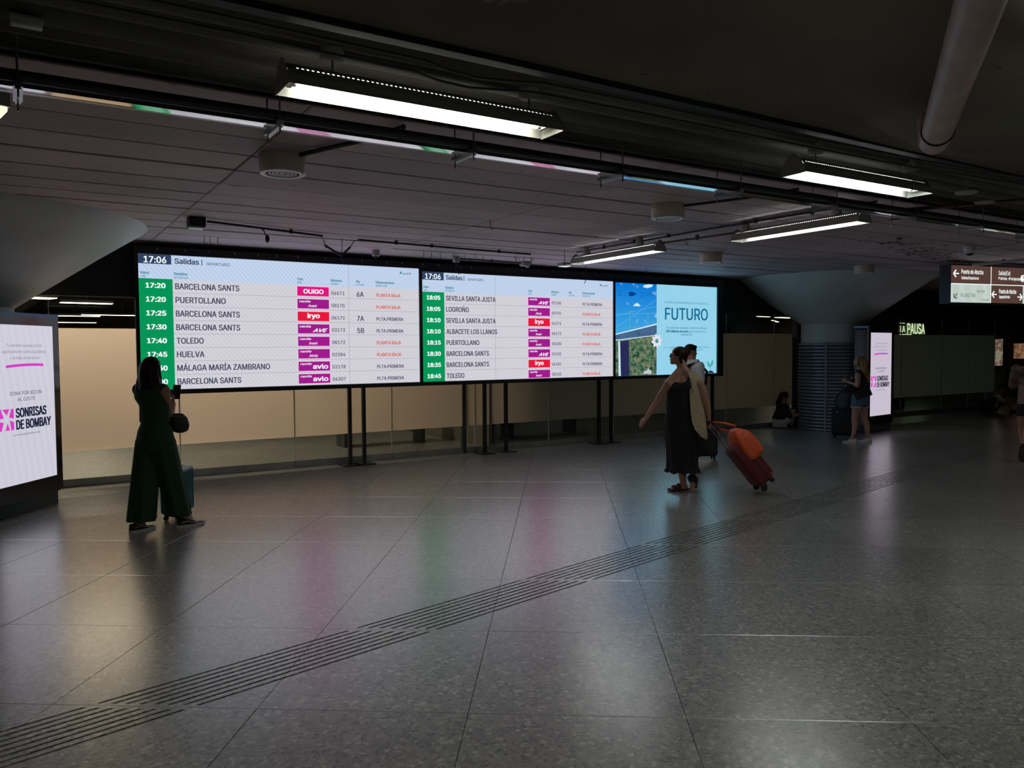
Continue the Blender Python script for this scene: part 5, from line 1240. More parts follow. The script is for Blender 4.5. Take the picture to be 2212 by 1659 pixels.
# open waistcoat: a shell around back and sides with long front panels
M_VEST = mat('beige_linen', (0.42, 0.33, 0.22, 1), 0.85, noise_amt=0.15, noise_scale=25, bump=0.3, bump_scale=60)
def shell(rows, a0, a1, thick, n=40):
    """rows: (cx, cy, z, rx, ry); angle 0 = body forward; the shell covers a0..a1 around the back"""
    mb = MB(); vs = []
    for rr in rows:
        cx, cy, z, rx, ry = rr[:5]; e0 = rr[5] if len(rr) > 5 else 0; e1 = rr[6] if len(rr) > 6 else 0
        for lay in (0, thick):
            for k in range(n + 1):
                th = a0 + e0 + (a1 + e1 - a0 - e0) * k / n
                wv_ = 1 + 0.015 * math.sin(9 * th + z * 6)
                v = f2 * math.cos(th) * (ry + lay) * wv_ + r2 * math.sin(th) * (rx + lay) * wv_
                vs.append((cx + v.x, cy + v.y, z))
    m_ = n + 1; R_ = len(rows)
    idx = lambda i, l, k: (i * 2 + l) * m_ + k
    fs = []
    for i in range(R_ - 1):
        for k in range(n):
            fs.append((idx(i, 1, k), idx(i, 1, k + 1), idx(i + 1, 1, k + 1), idx(i + 1, 1, k))); fs.append((idx(i, 0, k + 1), idx(i, 0, k), idx(i + 1, 0, k), idx(i + 1, 0, k + 1)))
        for k in (0, n): fs.append((idx(i, 0, k), idx(i, 1, k), idx(i + 1, 1, k), idx(i + 1, 0, k)))
    for k in range(n): fs.append((idx(0, 0, k), idx(0, 0, k + 1), idx(0, 1, k + 1), idx(0, 1, k))); fs.append((idx(R_ - 1, 1, k), idx(R_ - 1, 1, k + 1), idx(R_ - 1, 0, k + 1), idx(R_ - 1, 0, k)))
    mb.add(vs, fs, True); return mb
cx = ch.x
rows = [(cx + 0.0, 0.01, 1.425, 0.085, 0.075), (cx, 0.01, 1.40, 0.135, 0.095), (cx, 0.0, 1.365, 0.165, 0.125), (cx - 0.005, 0, 1.31, 0.182, 0.15), (cx - 0.01, 0, 1.22, 0.192, 0.175), (cx - 0.01, 0, 1.10, 0.196, 0.18), (cx - 0.005, 0, 0.98, 0.208, 0.185), (cx, 0, 0.86, 0.225, 0.19, 0, 0), (cx, 0, 0.76, 0.24, 0.19, 0.12, -0.12), (cx + 0.01, 0, 0.68, 0.245, 0.19, 0.35, -0.4), (cx + 0.01, 0, 0.64, 0.245, 0.19, 0.7, -0.75)]
shell(rows, math.radians(-314), math.radians(-44), 0.012).build('waistcoat', M_VEST, W2)
lp = MB()
for s in (-1, 1):
    pts = [(0.80, 1.42, 0.085), (0.86, 1.36, 0.14), (0.88, 1.28, 0.172), (0.88, 1.18, 0.192)]
    q = [Vector((cx, 0, z)) + f2 * math.cos(a) * rr + r2 * s * math.sin(a) * rr * 1.1 for a, z, rr in pts]
    lp.tube(q, [0.014, 0.02, 0.018, 0.006], 8)
lp.build('lapel', M_VEST, W2)
H = SH(); hh = 0.232
H.ell(P(0, -0.09, 0.165), (0.355 * hh, 0.43 * hh, 0.37 * hh), M); H.ell(P(0, -0.36, 0.0), (0.20 * hh, 0.16 * hh, 0.22 * hh), M); H.ell(P(0, -0.40, -0.12), (0.15 * hh, 0.13 * hh, 0.15 * hh), M); H.cap(P(0.3, -0.02, 0.12), P(0.26, -0.2, -0.25), 0.02, 0.018); H.cap(P(-0.3, -0.02, 0.12), P(-0.26, -0.2, -0.25), 0.02, 0.018)
H.fuse('tied_back_hair', M_BRHAIR, W2, 0.007, 3)
face_parts(P, M, hh, W2, M_BRHAIR)
M_SPEC = mat('spectacle_frame', (0.03, 0.02, 0.02, 1), 0.25)
gl = MB()
for s in (-1, 1):
    c = [P(s * 0.14 + 0.095 * math.cos(t), 0.375, 0.005 + 0.075 * math.sin(t)) for t in [2 * PI * k / 14 for k in range(15)]]
    gl.tube(c, 0.0028, 5, False); gl.tube([P(s * 0.235, 0.37, 0.03), P(s * 0.335, 0.2, 0.03), P(s * 0.345, -0.02, 0.02)], 0.0026, 5)
gl.tube([P(-0.045, 0.378, 0.02), P(0.045, 0.378, 0.02)], 0.0028, 5)
gl.build('glasses', M_SPEC, W2)
M_SAND = mat('dark_brown_sandal', (0.035, 0.018, 0.014, 1), 0.6)
def sandal(root, an, fw, pitch):
    f_ = fw.normalized(); M_ = Matrix.Translation(an + Vector((0, 0, -0.078))) @ R3(f_).to_4x4() @ Matrix.Rotation(-pitch, 4, 'X')
    n = 20; top = []
    for k in range(n):
        th = 2 * PI * k / n; yy = 0.055 + 0.135 * math.sin(th); top.append((math.cos(th) * (0.042 + 0.008 * math.sin(th)), yy))
    mb = MB(); vs = [M_ @ Vector((x, y, 0.0)) for x, y in top] + [M_ @ Vector((x * 0.97, y, 0.026)) for x, y in top]
    mb.add(vs, [tuple(range(n))[::-1], tuple(range(n, 2 * n))] + [(i, (i + 1) % n, (i + 1) % n + n, i + n) for i in range(n)])
    s = mb.build('sandal', M_SAND, root)
    b = MB()
    for y, hgt, w_ in ((0.11, 0.058, 0.021), (0.055, 0.080, 0.020)):
        for off in (-w_ * 0.5, w_ * 0.5): b.tube([M_ @ Vector((-0.048, y + off, 0.015)), M_ @ Vector((-0.036, y + off, hgt * 0.8)), M_ @ Vector((0, y + off, hgt)), M_ @ Vector((0.036, y + off, hgt * 0.8)), M_ @ Vector((0.048, y + off, 0.015))], w_ * 0.55, 8)
    b.build('sandal_straps', M_SAND, s)
sandal(W2, ankA, Vector((-0.95, -0.25, 0)), 0.0); sandal(W2, ankB, Vector((-0.35, -0.9, 0)), -0.7)
# red suitcase, leaning, with the orange bag on its handle
M_REDF = mat('dark_red_fabric', (0.14, 0.012, 0.018, 1), 0.75, noise_amt=0.2, noise_scale=60, bump=0.2, bump_scale=200)
M_ORNG = mat('orange_red_bag', (0.72, 0.10, 0.025, 1), 0.6, noise_amt=0.1, noise_scale=20)
M_TELE = mat('telescopic_tube', (0.30, 0.22, 0.22, 1), 0.25, 0.8)
def q2l(px, py, y): return Vector(((px - 1474) / PPM, y, (1060 - py) / PPM))
gA = q2l(1527, 909, 0.0); whl = q2l(1634, 1046, 0.02)       # grip and wheel axle
ax = (gA - whl).normalized(); base = whl
# case frame: x = across (mostly along depth), y = thickness, z = long axis
xa = Vector((-0.30, 0.95, 0.0)); xa = (xa - ax * xa.dot(ax)).normalized(); ya = ax.cross(xa).normalized()
red = at_person(W2, 'suitcase', (0, 0, 0), 'dark red soft suitcase tilted on two wheels behind the walking woman', 'suitcase')
Mx = Matrix(((xa.x, ya.x, ax.x, base.x), (xa.y, ya.y, ax.y, base.y), (xa.z, ya.z, ax.z, base.z), (0, 0, 0, 1)))
if (Mx @ Vector((0, 1, 0)) - base).z < 0: pass
up_s = 1 if (Mx.to_3x3() @ Vector((0, 1, 0))).z > 0 else -1
yo = 0.105 * up_s
MB().rbox((0, yo * 0.55, 0.30), (0.38, 0.21, 0.54), 0.045, 4, Mx).build('shell', M_REDF, red)
MB().rbox((0, yo * 1.65, 0.27), (0.31, 0.055, 0.38), 0.02, 3, Mx).build('front_pocket', M_REDF, red)
zp = MB(); zp.rbox((0, yo * 0.95, 0.30), (0.388, 0.012, 0.548), 0.005, 2, Mx); zp.build('zip_band', M_BLKR, red)
hd = MB()
for s in (-1, 1): hd.cyl(Mx @ Vector((s * 0.09, -yo * 0.15, 0.5)), Mx @ Vector((s * 0.09, -yo * 0.15, 0.955)), 0.009, seg=8)
hd.build('telescopic_handle', M_TELE, red)
MB().rbox((0, -yo * 0.15, 0.965), (0.215, 0.034, 0.032), 0.012, 3, Mx).build('grip', M_BLKR, red)
for s in (-1, 1):
    c = Mx @ Vector((s * 0.15, -yo * 0.1, 0.0)); wv_ = Mx.to_3x3() @ Vector((1, 0, 0))
    MB().cyl(c - wv_ * 0.02, c + wv_ * 0.02, 0.036, seg=18).build('wheel', M_BLKR, red); MB().rbox((s * 0.15, yo * 0.05, 0.03), (0.07, 0.07, 0.05), 0.01, M=Mx).build('wheel_housing', M_BLKR, red)
for s in (-1, 1): MB().rbox((s * 0.14, yo * 1.2, 0.012), (0.045, 0.05, 0.04), 0.01, M=Mx).build('foot_stud', M_BLKR, red)
ob = at_person(W2, 'orange_bag', (0, 0, 0), 'bright orange bag strapped over the top of the red suitcase', 'bag')
S = SH()
vs = []
for (z, th, wd) in ((0.32, 0.09, 0.19), (0.36, 0.125, 0.212), (0.48, 0.135, 0.215), (0.60, 0.115, 0.21), (0.66, 0.085, 0.195), (0.72, 0.035, 0.15)):
    n = 28
    for k in range(n):
        a_ = 2 * PI * k / n; cxx = math.copysign(abs(math.cos(a_)) ** 0.5, math.cos(a_)) * wd; cyy = math.copysign(abs(math.sin(a_)) ** 0.5, math.sin(a_)) * th
        vs.append(Mx @ Vector((cxx * (1 + 0.03 * math.sin(5 * a_)), yo * 1.35 + cyy + yo * 0.35 * (0.6 - abs(z - 0.6)), z)))
n = 28; S.m.add(vs, [(i * n + k, i * n + (k + 1) % n, (i + 1) * n + (k + 1) % n, (i + 1) * n + k) for i in range(5) for k in range(n)] + [tuple(range(n))[::-1], tuple(5 * n + k for k in range(n))], True)
S.fuse('bag_body', M_ORNG, ob, 0.009, 4)
MB().tube([Mx @ Vector((-0.06, yo * 1.9, 0.74)), Mx @ Vector((-0.05, yo * 1.2, 0.84)), Mx @ Vector((0.0, yo * 0.35, 0.93)), Mx @ Vector((0.05, yo * 0.6, 0.80)), Mx @ Vector((0.06, yo * 1.4, 0.70))], 0.013, 8).build('carry_strap', M_ORNG, ob)
MB().tube([Mx @ Vector((-0.12, yo * 2.3, 0.70)), Mx @ Vector((0.0, yo * 2.5, 0.73)), Mx @ Vector((0.12, yo * 2.3, 0.70))], 0.008, 6).build('opening', M_BLKC, ob)

# ---------------------------------------------------------------- 3 man behind her
W3 = person('dark-haired man in white shirt mostly hidden behind the walking woman', 8.58, 8.51)
PP3 = 143.9
S = SH(); phi = math.radians(60); f, r = yawv(phi); f2, r2 = f, r
q3 = lambda px, py, y=0.0: Vector(((px - 1492) / PP3, y, (997 - py) / PP3))
hip = Vector((-0.01, 0, 0.97)); ch = Vector((-0.015, 0, 1.44)); torso(S, hip, ch, phi, 1.0)
hc = q3(1484, 760); fh = Vector((0.88, 0.45, -0.02)); S.cap(ch, hc - Z * 0.06, 0.06, 0.058); P, M = head(S, hc, fh, 0.235, male=True)
for s in (-1, 1):
    sh = ch + r * s * 0.185 - Z * 0.01; el = sh + Vector((0.02, -0.03, -0.29)); wr = el + f * 0.10 + Vector((0.02, 0, -0.22)); S.ell(sh, (0.06, 0.06, 0.06)); S.chain([sh, el, wr], [0.05, 0.04, 0.027]); hand(S, wr, Vector((0.1, 0.1, -1)), Vector((-1 * s, 0.2, 0)), s, 0.8)
    fx = Vector((0.03 + 0.02 * s, 0.1 * s, 0.09)); hj = hip + r * s * 0.09; kn = hj.lerp(fx, 0.5) + f * 0.03; S.chain([hj, kn, kn.lerp(fx, 0.35), fx], [0.085, 0.055, 0.055, 0.035])
    shoe(W3, fx * 1.0 - Z * 0.09, Vector((0.95, 0.2, 0)), M_WCAN, M_WRUB, 0.29, 0, 'shoe')
S.fuse('body', M_SKIN_C, W3, 0.0075, 5)
M_WSH = mat('white_cotton', (0.55, 0.56, 0.58, 1), 0.8, noise_amt=0.1, noise_scale=20)
T = SH(); T.loft([(*(hip + Z * 0.0), 0.18, 0.14, -phi, 5, 0.02, 0), (*(hip + Z * 0.2), 0.165, 0.13, -phi), (*(ch - Z * 0.1), 0.185, 0.135, -phi), (*(ch), 0.195, 0.115, -phi), (*(ch + Z * 0.06), 0.12, 0.085, -phi), (*(ch + Z * 0.10), 0.075, 0.075, -phi)])
for s in (-1, 1): sh = ch + r * s * 0.18; T.cap(sh, sh + Vector((0.015, -0.02, -0.2)), 0.068, 0.06)
T.fuse('shirt', M_WSH, W3, 0.009, 4)
T = SH()
for s in (-1, 1): fx = Vector((0.03 + 0.02 * s, 0.1 * s, 0.12)); T.chain([hip + r * s * 0.085, hip.lerp(fx, 0.5) + r * s * 0.05, fx], [0.105, 0.08, 0.065])
T.loft([(*(hip + Z * 0.06), 0.165, 0.125, -phi), (*(hip - Z * 0.08), 0.185, 0.14, -phi)]); T.fuse('trousers', M_BLKC, W3, 0.011, 4)
H = SH(); hh = 0.235; H.ell(P(0, -0.06, 0.22), (0.345 * hh, 0.40 * hh, 0.31 * hh), M); H.ell(P(0, -0.22, 0.08), (0.31 * hh, 0.26 * hh, 0.28 * hh), M); H.cap(P(-0.08, 0.22, 0.33), P(0.12, 0.22, 0.33), 0.025, 0.028)
H.fuse('short_hair', M_BLKHAIR, W3, 0.0075, 3); face_parts(P, M, hh, W3, M_BLKHAIR)
bp = at_person(W3, 'backpack', (0.02, 0, 0), 'dark backpack on the back of the man behind the walking woman', 'backpack')
T = SH(); bk = ch - f * 0.20; T.loft([(*(bk - Z * 0.40 + Vector((-0.02, 0, 0))), 0.13, 0.06, -phi), (*(bk - Z * 0.36), 0.15, 0.085, -phi), (*(bk - Z * 0.1), 0.15, 0.09, -phi), (*(bk + Z * 0.02), 0.12, 0.06, -phi)]); T.fuse('pack', M_BLKC, bp, 0.012, 4)
stp = MB()
for s in (-1, 1): stp.tube([bk + r * s * 0.08 - Z * 0.0, ch + r * s * 0.10 + Z * 0.055, ch + r * s * 0.11 + f * 0.13 - Z * 0.08, ch + r * s * 0.13 + f * 0.10 - Z * 0.28], 0.02, 8)
stp.build('shoulder_strap', M_BLKC, bp)
def soft_case(root_loc, rz, W, D, Hh, m, label, name='suitcase', handle=0.0, band=None, ribs=False, group=None):
    c = empty(name, root_loc, rz, label, 'suitcase', group); z0 = 0.06
    MB().rbox((0, 0, z0 + Hh / 2), (W, D, Hh), min(W, D) * 0.18, 4).build('shell', m, c)
    MB().rbox((0, 0, z0 + Hh / 2), (W + 0.006, 0.014, Hh + 0.006), 0.006, 2).build('zip_band', M_BLKR, c)
    if ribs:
        for k in range(5): MB().rbox((-W * 0.32 + k * W * 0.16, 0, z0 + Hh / 2), (0.016, D + 0.010, Hh * 0.86), 0.006, 2).build('rib', m, c)
    else: MB().rbox((0, -D / 2 - 0.012, z0 + Hh * 0.40), (W * 0.8, 0.045, Hh * 0.6), 0.02, 3).build('front_pocket', m, c)
    for sx in (-1, 1):
        for sy in (-1, 1):
            x, y = sx * (W / 2 - 0.05), sy * (D / 2 - 0.045)
            h_ = MB().cyl((x, y, 0.035), (x, y, z0 + 0.012), 0.018, seg=10).build('wheel_housing', M_BLKR, c); MB().cyl((x - 0.010, y, 0.024), (x + 0.010, y, 0.024), 0.024, seg=16).build('wheel', M_BLKR, h_)
    MB().tube([(-0.06, 0, z0 + Hh - 0.004), (-0.05, 0, z0 + Hh + 0.022), (0.05, 0, z0 + Hh + 0.022), (0.06, 0, z0 + Hh - 0.004)], 0.010, 8).build('top_handle', M_BLKR, c)
    if handle:
        for sx in (-1, 1): MB().cyl((sx * 0.10, D * 0.3, z0 + Hh - 0.01), (sx * 0.10, D * 0.3, z0 + Hh + handle), 0.008, seg=8).build('handle_tube', M_TELE, c)
        MB().rbox((0, D * 0.3, z0 + Hh + handle), (0.235, 0.03, 0.03), 0.01, 2).build('grip', M_BLKR, c)
    return c
M_TEALC = mat('teal_polycarbonate', (0.008, 0.13, 0.16, 1), 0.35)
dv = Vector((1.33, 8.62)).normalized(); rzv = math.atan2(dv.y, dv.x) - PI / 2
soft_case((1.355, 8.62, 0), rzv + math.radians(68), 0.37, 0.22, 0.46, M_TEALC, 'teal hard-shell suitcase with black trim beside the woman in green', ribs=True)
dv = Vector((8.78, 8.45)).normalized(); rzv = math.atan2(dv.y, dv.x) - PI / 2
soft_case((8.86, 8.62, 0), rzv + 0.25, 0.42, 0.25, 0.44, mat('charcoal_fabric', (0.016, 0.018, 0.022, 1), 0.8), 'black suitcase standing behind the red one', handle=0.0)

# ---------------------------------------------------------------- 4 woman sitting on the floor by the steel post
W4 = person('person in black top and white shorts sitting on the floor by the steel post', 13.80, 11.09)
q4 = lambda px, py, y=0.0: Vector(((px - 1700) / 100.0, y, (923 - py) / 100.0))
S = SH(); phi = math.radians(80); f, r = yawv(phi); hip = q4(1693, 911); ch = q4(1699, 876); torso(S, hip, ch + Z * 0.02, phi, 0.95)
hc = q4(1702, 857); fh = Vector((0.85, -0.2, -0.45)); S.cap(ch, hc - Z * 0.04, 0.055, 0.05); P, M = head(S, hc, fh, 0.215)
for s in (-1, 1):
    kn = hip + f * 0.26 + r * s * 0.10 + Z * 0.24; an = hip + f * 0.22 + r * s * 0.08 - Z * 0.04; S.chain([hip + r * s * 0.08 - Z * 0.02, kn, an], [0.085, 0.055, 0.035])
    sh = ch + r * s * 0.15; el = sh + f * 0.12 - Z * 0.22; wr = el + f * 0.2 + Z * 0.05; S.chain([sh, el, wr], [0.045, 0.036, 0.024]); hand(S, wr, f, Z * -1, s, 0.6)
    shoe(W4, an - Z * (an.z) + f * 0.02, f, M_BLKC, M_BLKR, 0.24, 0, 'shoe')
S.fuse('body', M_SKIN_A, W4, 0.008, 5)
T = SH(); T.loft([(*(hip + Z * 0.07), 0.20, 0.17, -phi), (*(hip + (ch - hip) * 0.5), 0.185, 0.155, -phi), (*(ch), 0.19, 0.13, -phi), (*(ch + Z * 0.06), 0.08, 0.07, -phi)])
for s in (-1, 1): sh = ch + r * s * 0.15; T.cap(sh, sh + f * 0.12 - Z * 0.22, 0.07, 0.055)
T.fuse('black_top', M_BLKC, W4, 0.011, 4)
T = SH(); T.loft([(*(hip + Z * 0.09), 0.17, 0.14, -phi), (*(hip - Z * 0.0), 0.20, 0.17, -phi), (*(hip - Z * 0.10), 0.17, 0.15, -phi)])
for s in (-1, 1): T.cap(hip + r * s * 0.085, hip + f * 0.16 + r * s * 0.095 + Z * 0.08, 0.11, 0.09)
T.fuse('white_shorts', M_WSH, W4, 0.011, 4)
H = SH(); hh = 0.215; H.ell(P(0, -0.08, 0.15), (0.36 * hh, 0.42 * hh, 0.38 * hh), M); a_ = P(0, -0.3, 0.0); H.cap(a_, a_ + Vector((-0.06, -0.02, -0.16)), 0.07, 0.065); H.cap(a_ + Vector((-0.06, -0.02, -0.16)), a_ + Vector((-0.08, 0, -0.33)), 0.065, 0.04)
H.fuse('long_hair', M_BLKHAIR, W4, 0.009, 3); face_parts(P, M, hh, W4, M_BLKHAIR)

# ---------------------------------------------------------------- 5 blonde woman by the column
W5 = person('blonde woman in black vest top and denim shorts standing beside the slatted column', 12.66, 8.58)
PP5 = 120.4
q5 = lambda px, py, y=0.0: Vector(((px - 1851) / PP5, y, (956 - py) / PP5))
phi = math.radians(-62); f, r = yawv(phi); f2, r2 = f, r
S = SH(); hip = q5(1857, 862); hip.z = 0.80; ch = q5(1857, 808); ch.z = 1.24
torso(S, hip, ch, phi, 0.93, bust=0.95)
hc = q5(1853, 781); fh = Vector((-0.93, 0.28, 0.28)); upv = Vector((0.3, 0, 1)); S.cap(ch, hc - Z * 0.05 + Vector((0.01, 0, 0)), 0.053, 0.047); P, M = head(S, hc, fh, 0.208, upv)
shN = ch + r * -0.15 - Z * 0.01; shF = ch + r * 0.15 - Z * 0.01   # left arm is nearer the camera
shN = q5(1852, 812, -0.13); shF = q5(1852, 812, 0.15); elN = q5(1851, 832, -0.16); wrN = q5(1832, 825, -0.06); elF = q5(1848, 833, 0.14); wrF = q5(1831, 823, 0.08)
for sh, el, wr in ((shN, elN, wrN), (shF, elF, wrF)): S.ell(sh, (0.05, 0.05, 0.052)); S.chain([sh, sh.lerp(el, 0.5), el, el.lerp(wr, 0.35), wr], [0.047, 0.044, 0.036, 0.034, 0.023])
hand(S, wrN, Vector((-0.8, 0.35, 0.25)), Vector((0.2, 0.6, 0.5)), -1, 1.0, 0.9); hand(S, wrF, Vector((-0.8, -0.3, 0.2)), Vector((0.1, -0.7, -0.2)), 1, 1.0, 0.9)
for s, an in ((-1, q5(1843, 948, -0.06)), (1, q5(1873, 948, 0.10))):
    an.z = 0.09; hj = hip + r * s * 0.075; kn = (q5(1846, 905, -0.05) if s == -1 else q5(1866, 905, 0.09)); S.chain([hj, hj.lerp(kn, 0.5), kn, kn.lerp(an, 0.33) + Vector((0.02, 0, 0)), an], [0.088, 0.074, 0.052, 0.051, 0.031]); S.cap(an, an - Z * 0.045 - Vector((0.06, 0, 0)), 0.032, 0.025)
    shoe(W5, Vector((an.x + 0.005, an.y, 0)), Vector((-0.97, 0.2 if s == 1 else -0.05, 0)), M_WCAN, M_WRUB, 0.235, 0, 'white_sneaker', 0.08, 0.044)
S.fuse('body', M_SKIN_B, W5, 0.0065, 5)
T = SH(); T.loft([(*(hip + Z * 0.005 + Vector((0.03, 0, 0))), 0.185, 0.155, -phi, 6, 0.035, 0, 0.35, 0), (*(hip + Z * 0.10 + Vector((0.02, 0, 0))), 0.170, 0.145, -phi, 6, 0.02, 0.4, 0.15, 0), (*(hip + Z * 0.24), 0.152, 0.125, -phi), (*(ch - Z * 0.10), 0.150, 0.125, -phi), (*(ch - Z * 0.03), 0.125, 0.105, -phi), (*(ch + Z * 0.02), 0.085, 0.085, -phi), (*(ch + Z * 0.055), 0.058, 0.06, -phi)])
for s in (-1, 1): T.ell(ch - Z * 0.11 + f * 0.08 + r * s * 0.065, (0.068, 0.06, 0.065)); T.cap(ch + r * s * 0.075 + Z * 0.05, ch + r * s * 0.085 + f * 0.05 - Z * 0.04, 0.024, 0.05); T.cap(ch + r * s * 0.075 + Z * 0.05, ch + r * s * 0.085 - f * 0.06 - Z * 0.05, 0.024, 0.055)
T.fuse('black_vest_top', M_BLKC, W5, 0.008, 4)
M_DENIM = mat('blue_denim', (0.09, 0.17, 0.26, 1), 0.85, noise_amt=0.3, noise_scale=30, bump=0.2, bump_scale=150); M_FRAY = mat('frayed_white_denim', (0.42, 0.36, 0.36, 1), 0.9)
T = SH(); T.loft([(*(hip + Z * 0.09), 0.148, 0.122, -phi), (*(hip + Z * 0.0), 0.172, 0.14, -phi), (*(hip - Z * 0.10), 0.178, 0.142, -phi), (*(hip - Z * 0.13), 0.165, 0.135, -phi)])
fr5 = MB()
for s, kn in ((-1, q5(1846, 905, -0.05)), (1, q5(1866, 905, 0.09))):
    hj = hip + r * s * 0.085 - Z * 0.05; e = hj.lerp(kn, 0.32); T.loft([(*e, 0.098, 0.095, 0), (*hj, 0.102, 0.10, 0)]); fr5.loft if False else None
    fr5.lathe([(0.100, -0.012), (0.104, 0.004), (0.099, 0.018), (0.09, 0.018), (0.09, -0.012), (0.100, -0.012)], tuple(e - Z * 0.004), seg=28)
T.fuse('denim_shorts', M_DENIM, W5, 0.008, 3); fr5.build('frayed_hem', M_FRAY, W5)
H = SH(); hh = 0.208; H.ell(P(0, -0.10, 0.17), (0.36 * hh, 0.42 * hh, 0.37 * hh), M)
b0 = P(0, -0.30, 0.05); H.loft([(b0.x, b0.y, b0.z + 0.05, 0.075, 0.075, 0, 6, 0.04, 0), (b0.x + 0.01, b0.y, b0.z - 0.05, 0.075, 0.085, 0, 6, 0.05, 0.4), (b0.x + 0.035, b0.y, b0.z - 0.15, 0.07, 0.095, 0, 7, 0.06, 0.8), (b0.x + 0.065, b0.y, b0.z - 0.25, 0.055, 0.085, 0, 7, 0.08, 1.2), (b0.x + 0.09, b0.y, b0.z - 0.33, 0.03, 0.06, 0, 7, 0.1, 1.6), (b0.x + 0.10, b0.y, b0.z - 0.37, 0.012, 0.03, 0, 7, 0.1, 1.6)])
H.cap(P(-0.3, 0.02, 0.2), P(-0.33, -0.1, -0.35), 0.028, 0.026); H.cap(P(0.3, 0.02, 0.2), P(0.33, -0.1, -0.35), 0.028, 0.026)
H.fuse('long_blonde_hair', M_BLOND, W5, 0.007, 3); face_parts(P, M, hh, W5, M_BRHAIR)
# her luggage: black suitcase, grey backpack on top, small black bag at the hip
lug = Vector((13.07, 9.12, 0)); dv = lug.xy.normalized(); rzv = math.atan2(dv.y, dv.x) - PI / 2
soft_case((lug.x, lug.y, 0), rzv - 0.15, 0.42, 0.27, 0.50, mat('black_nylon', (0.010, 0.010, 0.011, 1), 0.75), 'large black soft suitcase standing in front of the slatted column')
tg = MB().rbox((-0.10, -0.165, 0.50), (0.022, 0.006, 0.022), 0.002).build('tag', M_WCAN, None); tg.location = (lug.x, lug.y, 0); tg.rotation_euler = (0, 0, rzv - 0.15); tag(tg, 'tiny white tag on the black suitcase by the column', 'tag')
M_BPG = mat('grey_teal_pack_cloth', (0.07, 0.105, 0.12, 1), 0.8, noise_amt=0.25, noise_scale=25); M_BPD = mat('dark_teal_pack_cloth', (0.012, 0.055, 0.045, 1), 0.8)
bk5 = empty('backpack', (lug.x, lug.y, 0.56), rzv, 'grey and dark green backpack leaning on top of the black suitcase', 'backpack')
S = SH()
S.loft([(-0.03, 0, 0.0, 0.13, 0.10, 0), (-0.02, 0, 0.05, 0.15, 0.12, 0), (0.01, 0, 0.17, 0.15, 0.12, 0), (0.06, 0, 0.29, 0.12, 0.10, 0), (0.10, 0, 0.38, 0.07, 0.06, 0)]); S.fuse('main_bag', M_BPG, bk5, 0.010, 4)
S = SH(); S.loft([(0.14, -0.03, 0.0, 0.08, 0.09, 0), (0.15, -0.03, 0.10, 0.10, 0.10, 0, 5, 0.06, 0), (0.17, -0.02, 0.24, 0.085, 0.08, 0), (0.17, -0.01, 0.34, 0.05, 0.05, 0)]); S.fuse('side_bag', M_BPD, bk5, 0.010, 4)
MB().tube([(-0.12, -0.10, 0.02), (-0.16, -0.12, 0.12), (-0.12, -0.12, 0.26), (0.0, -0.1, 0.37), (0.08, -0.05, 0.42)], 0.014, 8).build('strap', M_BLKC, bk5)
MB().tube([(0.07, -0.13, 0.02), (0.06, -0.14, 0.15), (0.09, -0.12, 0.3)], 0.010, 8).build('strap', M_BLKC, bk5)
MB().tube([(0.17, -0.14, 0.02), (0.19, -0.13, 0.15), (0.22, -0.1, 0.25)], 0.014, 8).build('cord', mat('green_cord', (0.01, 0.20, 0.11, 1), 0.6), bk5)
cam5 = at_person(W5, 'camera_bag', (-0.12, -0.10, 0.98), 'small black camera bag held at the waist of the blonde woman', 'bag')
S = SH(); S.loft([(0, 0, -0.08, 0.10, 0.07, 0.3), (0, 0, 0, 0.12, 0.085, 0.3), (0.02, 0, 0.07, 0.08, 0.06, 0.3)]); S.fuse('pouch', M_BLKC, cam5, 0.009, 4)
MB().ell((-0.06, -0.04, 0.03), (0.02, 0.02, 0.03)).build('lens', M_GALV, cam5)

# ---------------------------------------------------------------- 6 boy sitting far away
W6 = person('dark-haired person in white T-shirt sitting on the floor far away at the right', 21.4, 10.55)
K6 = 82.0
q6 = lambda px, py, y=0.0: Vector(((px - 2150) / K6, y, (889 - py) / K6))
S = SH(); phi = math.radians(85); f, r = yawv(phi); hip = q6(2143, 880); ch = q6(2152, 855); torso(S, hip, ch, phi, 0.95)
hc = q6(2162, 838); fh = Vector((0.85, -0.1, -0.5)); S.cap(ch, hc - Z * 0.03, 0.055, 0.05); P, M = head(S, hc, fh, 0.22)
for s in (-1, 1):
    kn = q6(2172, 861, 0.12 * s); an = q6(2181, 884, 0.12 * s); S.chain([hip + r * s * 0.08, kn, an], [0.085, 0.055, 0.036]); sh = ch + r * s * 0.16; wr = q6(2178, 866, 0.05 * s); el = sh.lerp(wr, 0.5) - Z * 0.06
    S.chain([sh, el, wr], [0.045, 0.036, 0.024]); hand(S, wr, Vector((1, 0, -0.4)), Vector((0, 0, -1)), s, 0.5); shoe(W6, Vector((an.x - 0.0, an.y, 0)), Vector((1, 0.1, 0)), M_BLKC, M_BLKR, 0.27, 0, 'shoe')
S.fuse('body', M_SKIN_C, W6, 0.010, 4)
T = SH(); T.loft([(*(hip + Z * 0.02), 0.17, 0.15, -phi), (*(hip.lerp(ch, 0.5)), 0.16, 0.14, -phi), (*(ch), 0.18, 0.12, -phi), (*(ch + Z * 0.06), 0.08, 0.07, -phi)])
for s in (-1, 1): sh = ch + r * s * 0.16; T.cap(sh, sh + f * 0.12 - Z * 0.10, 0.07, 0.06)
T.fuse('white_t_shirt', M_WSH, W6, 0.012, 4)
T = SH(); T.loft([(*(hip + Z * 0.04), 0.165, 0.13, -phi), (*(hip - Z * 0.08), 0.19, 0.16, -phi)])
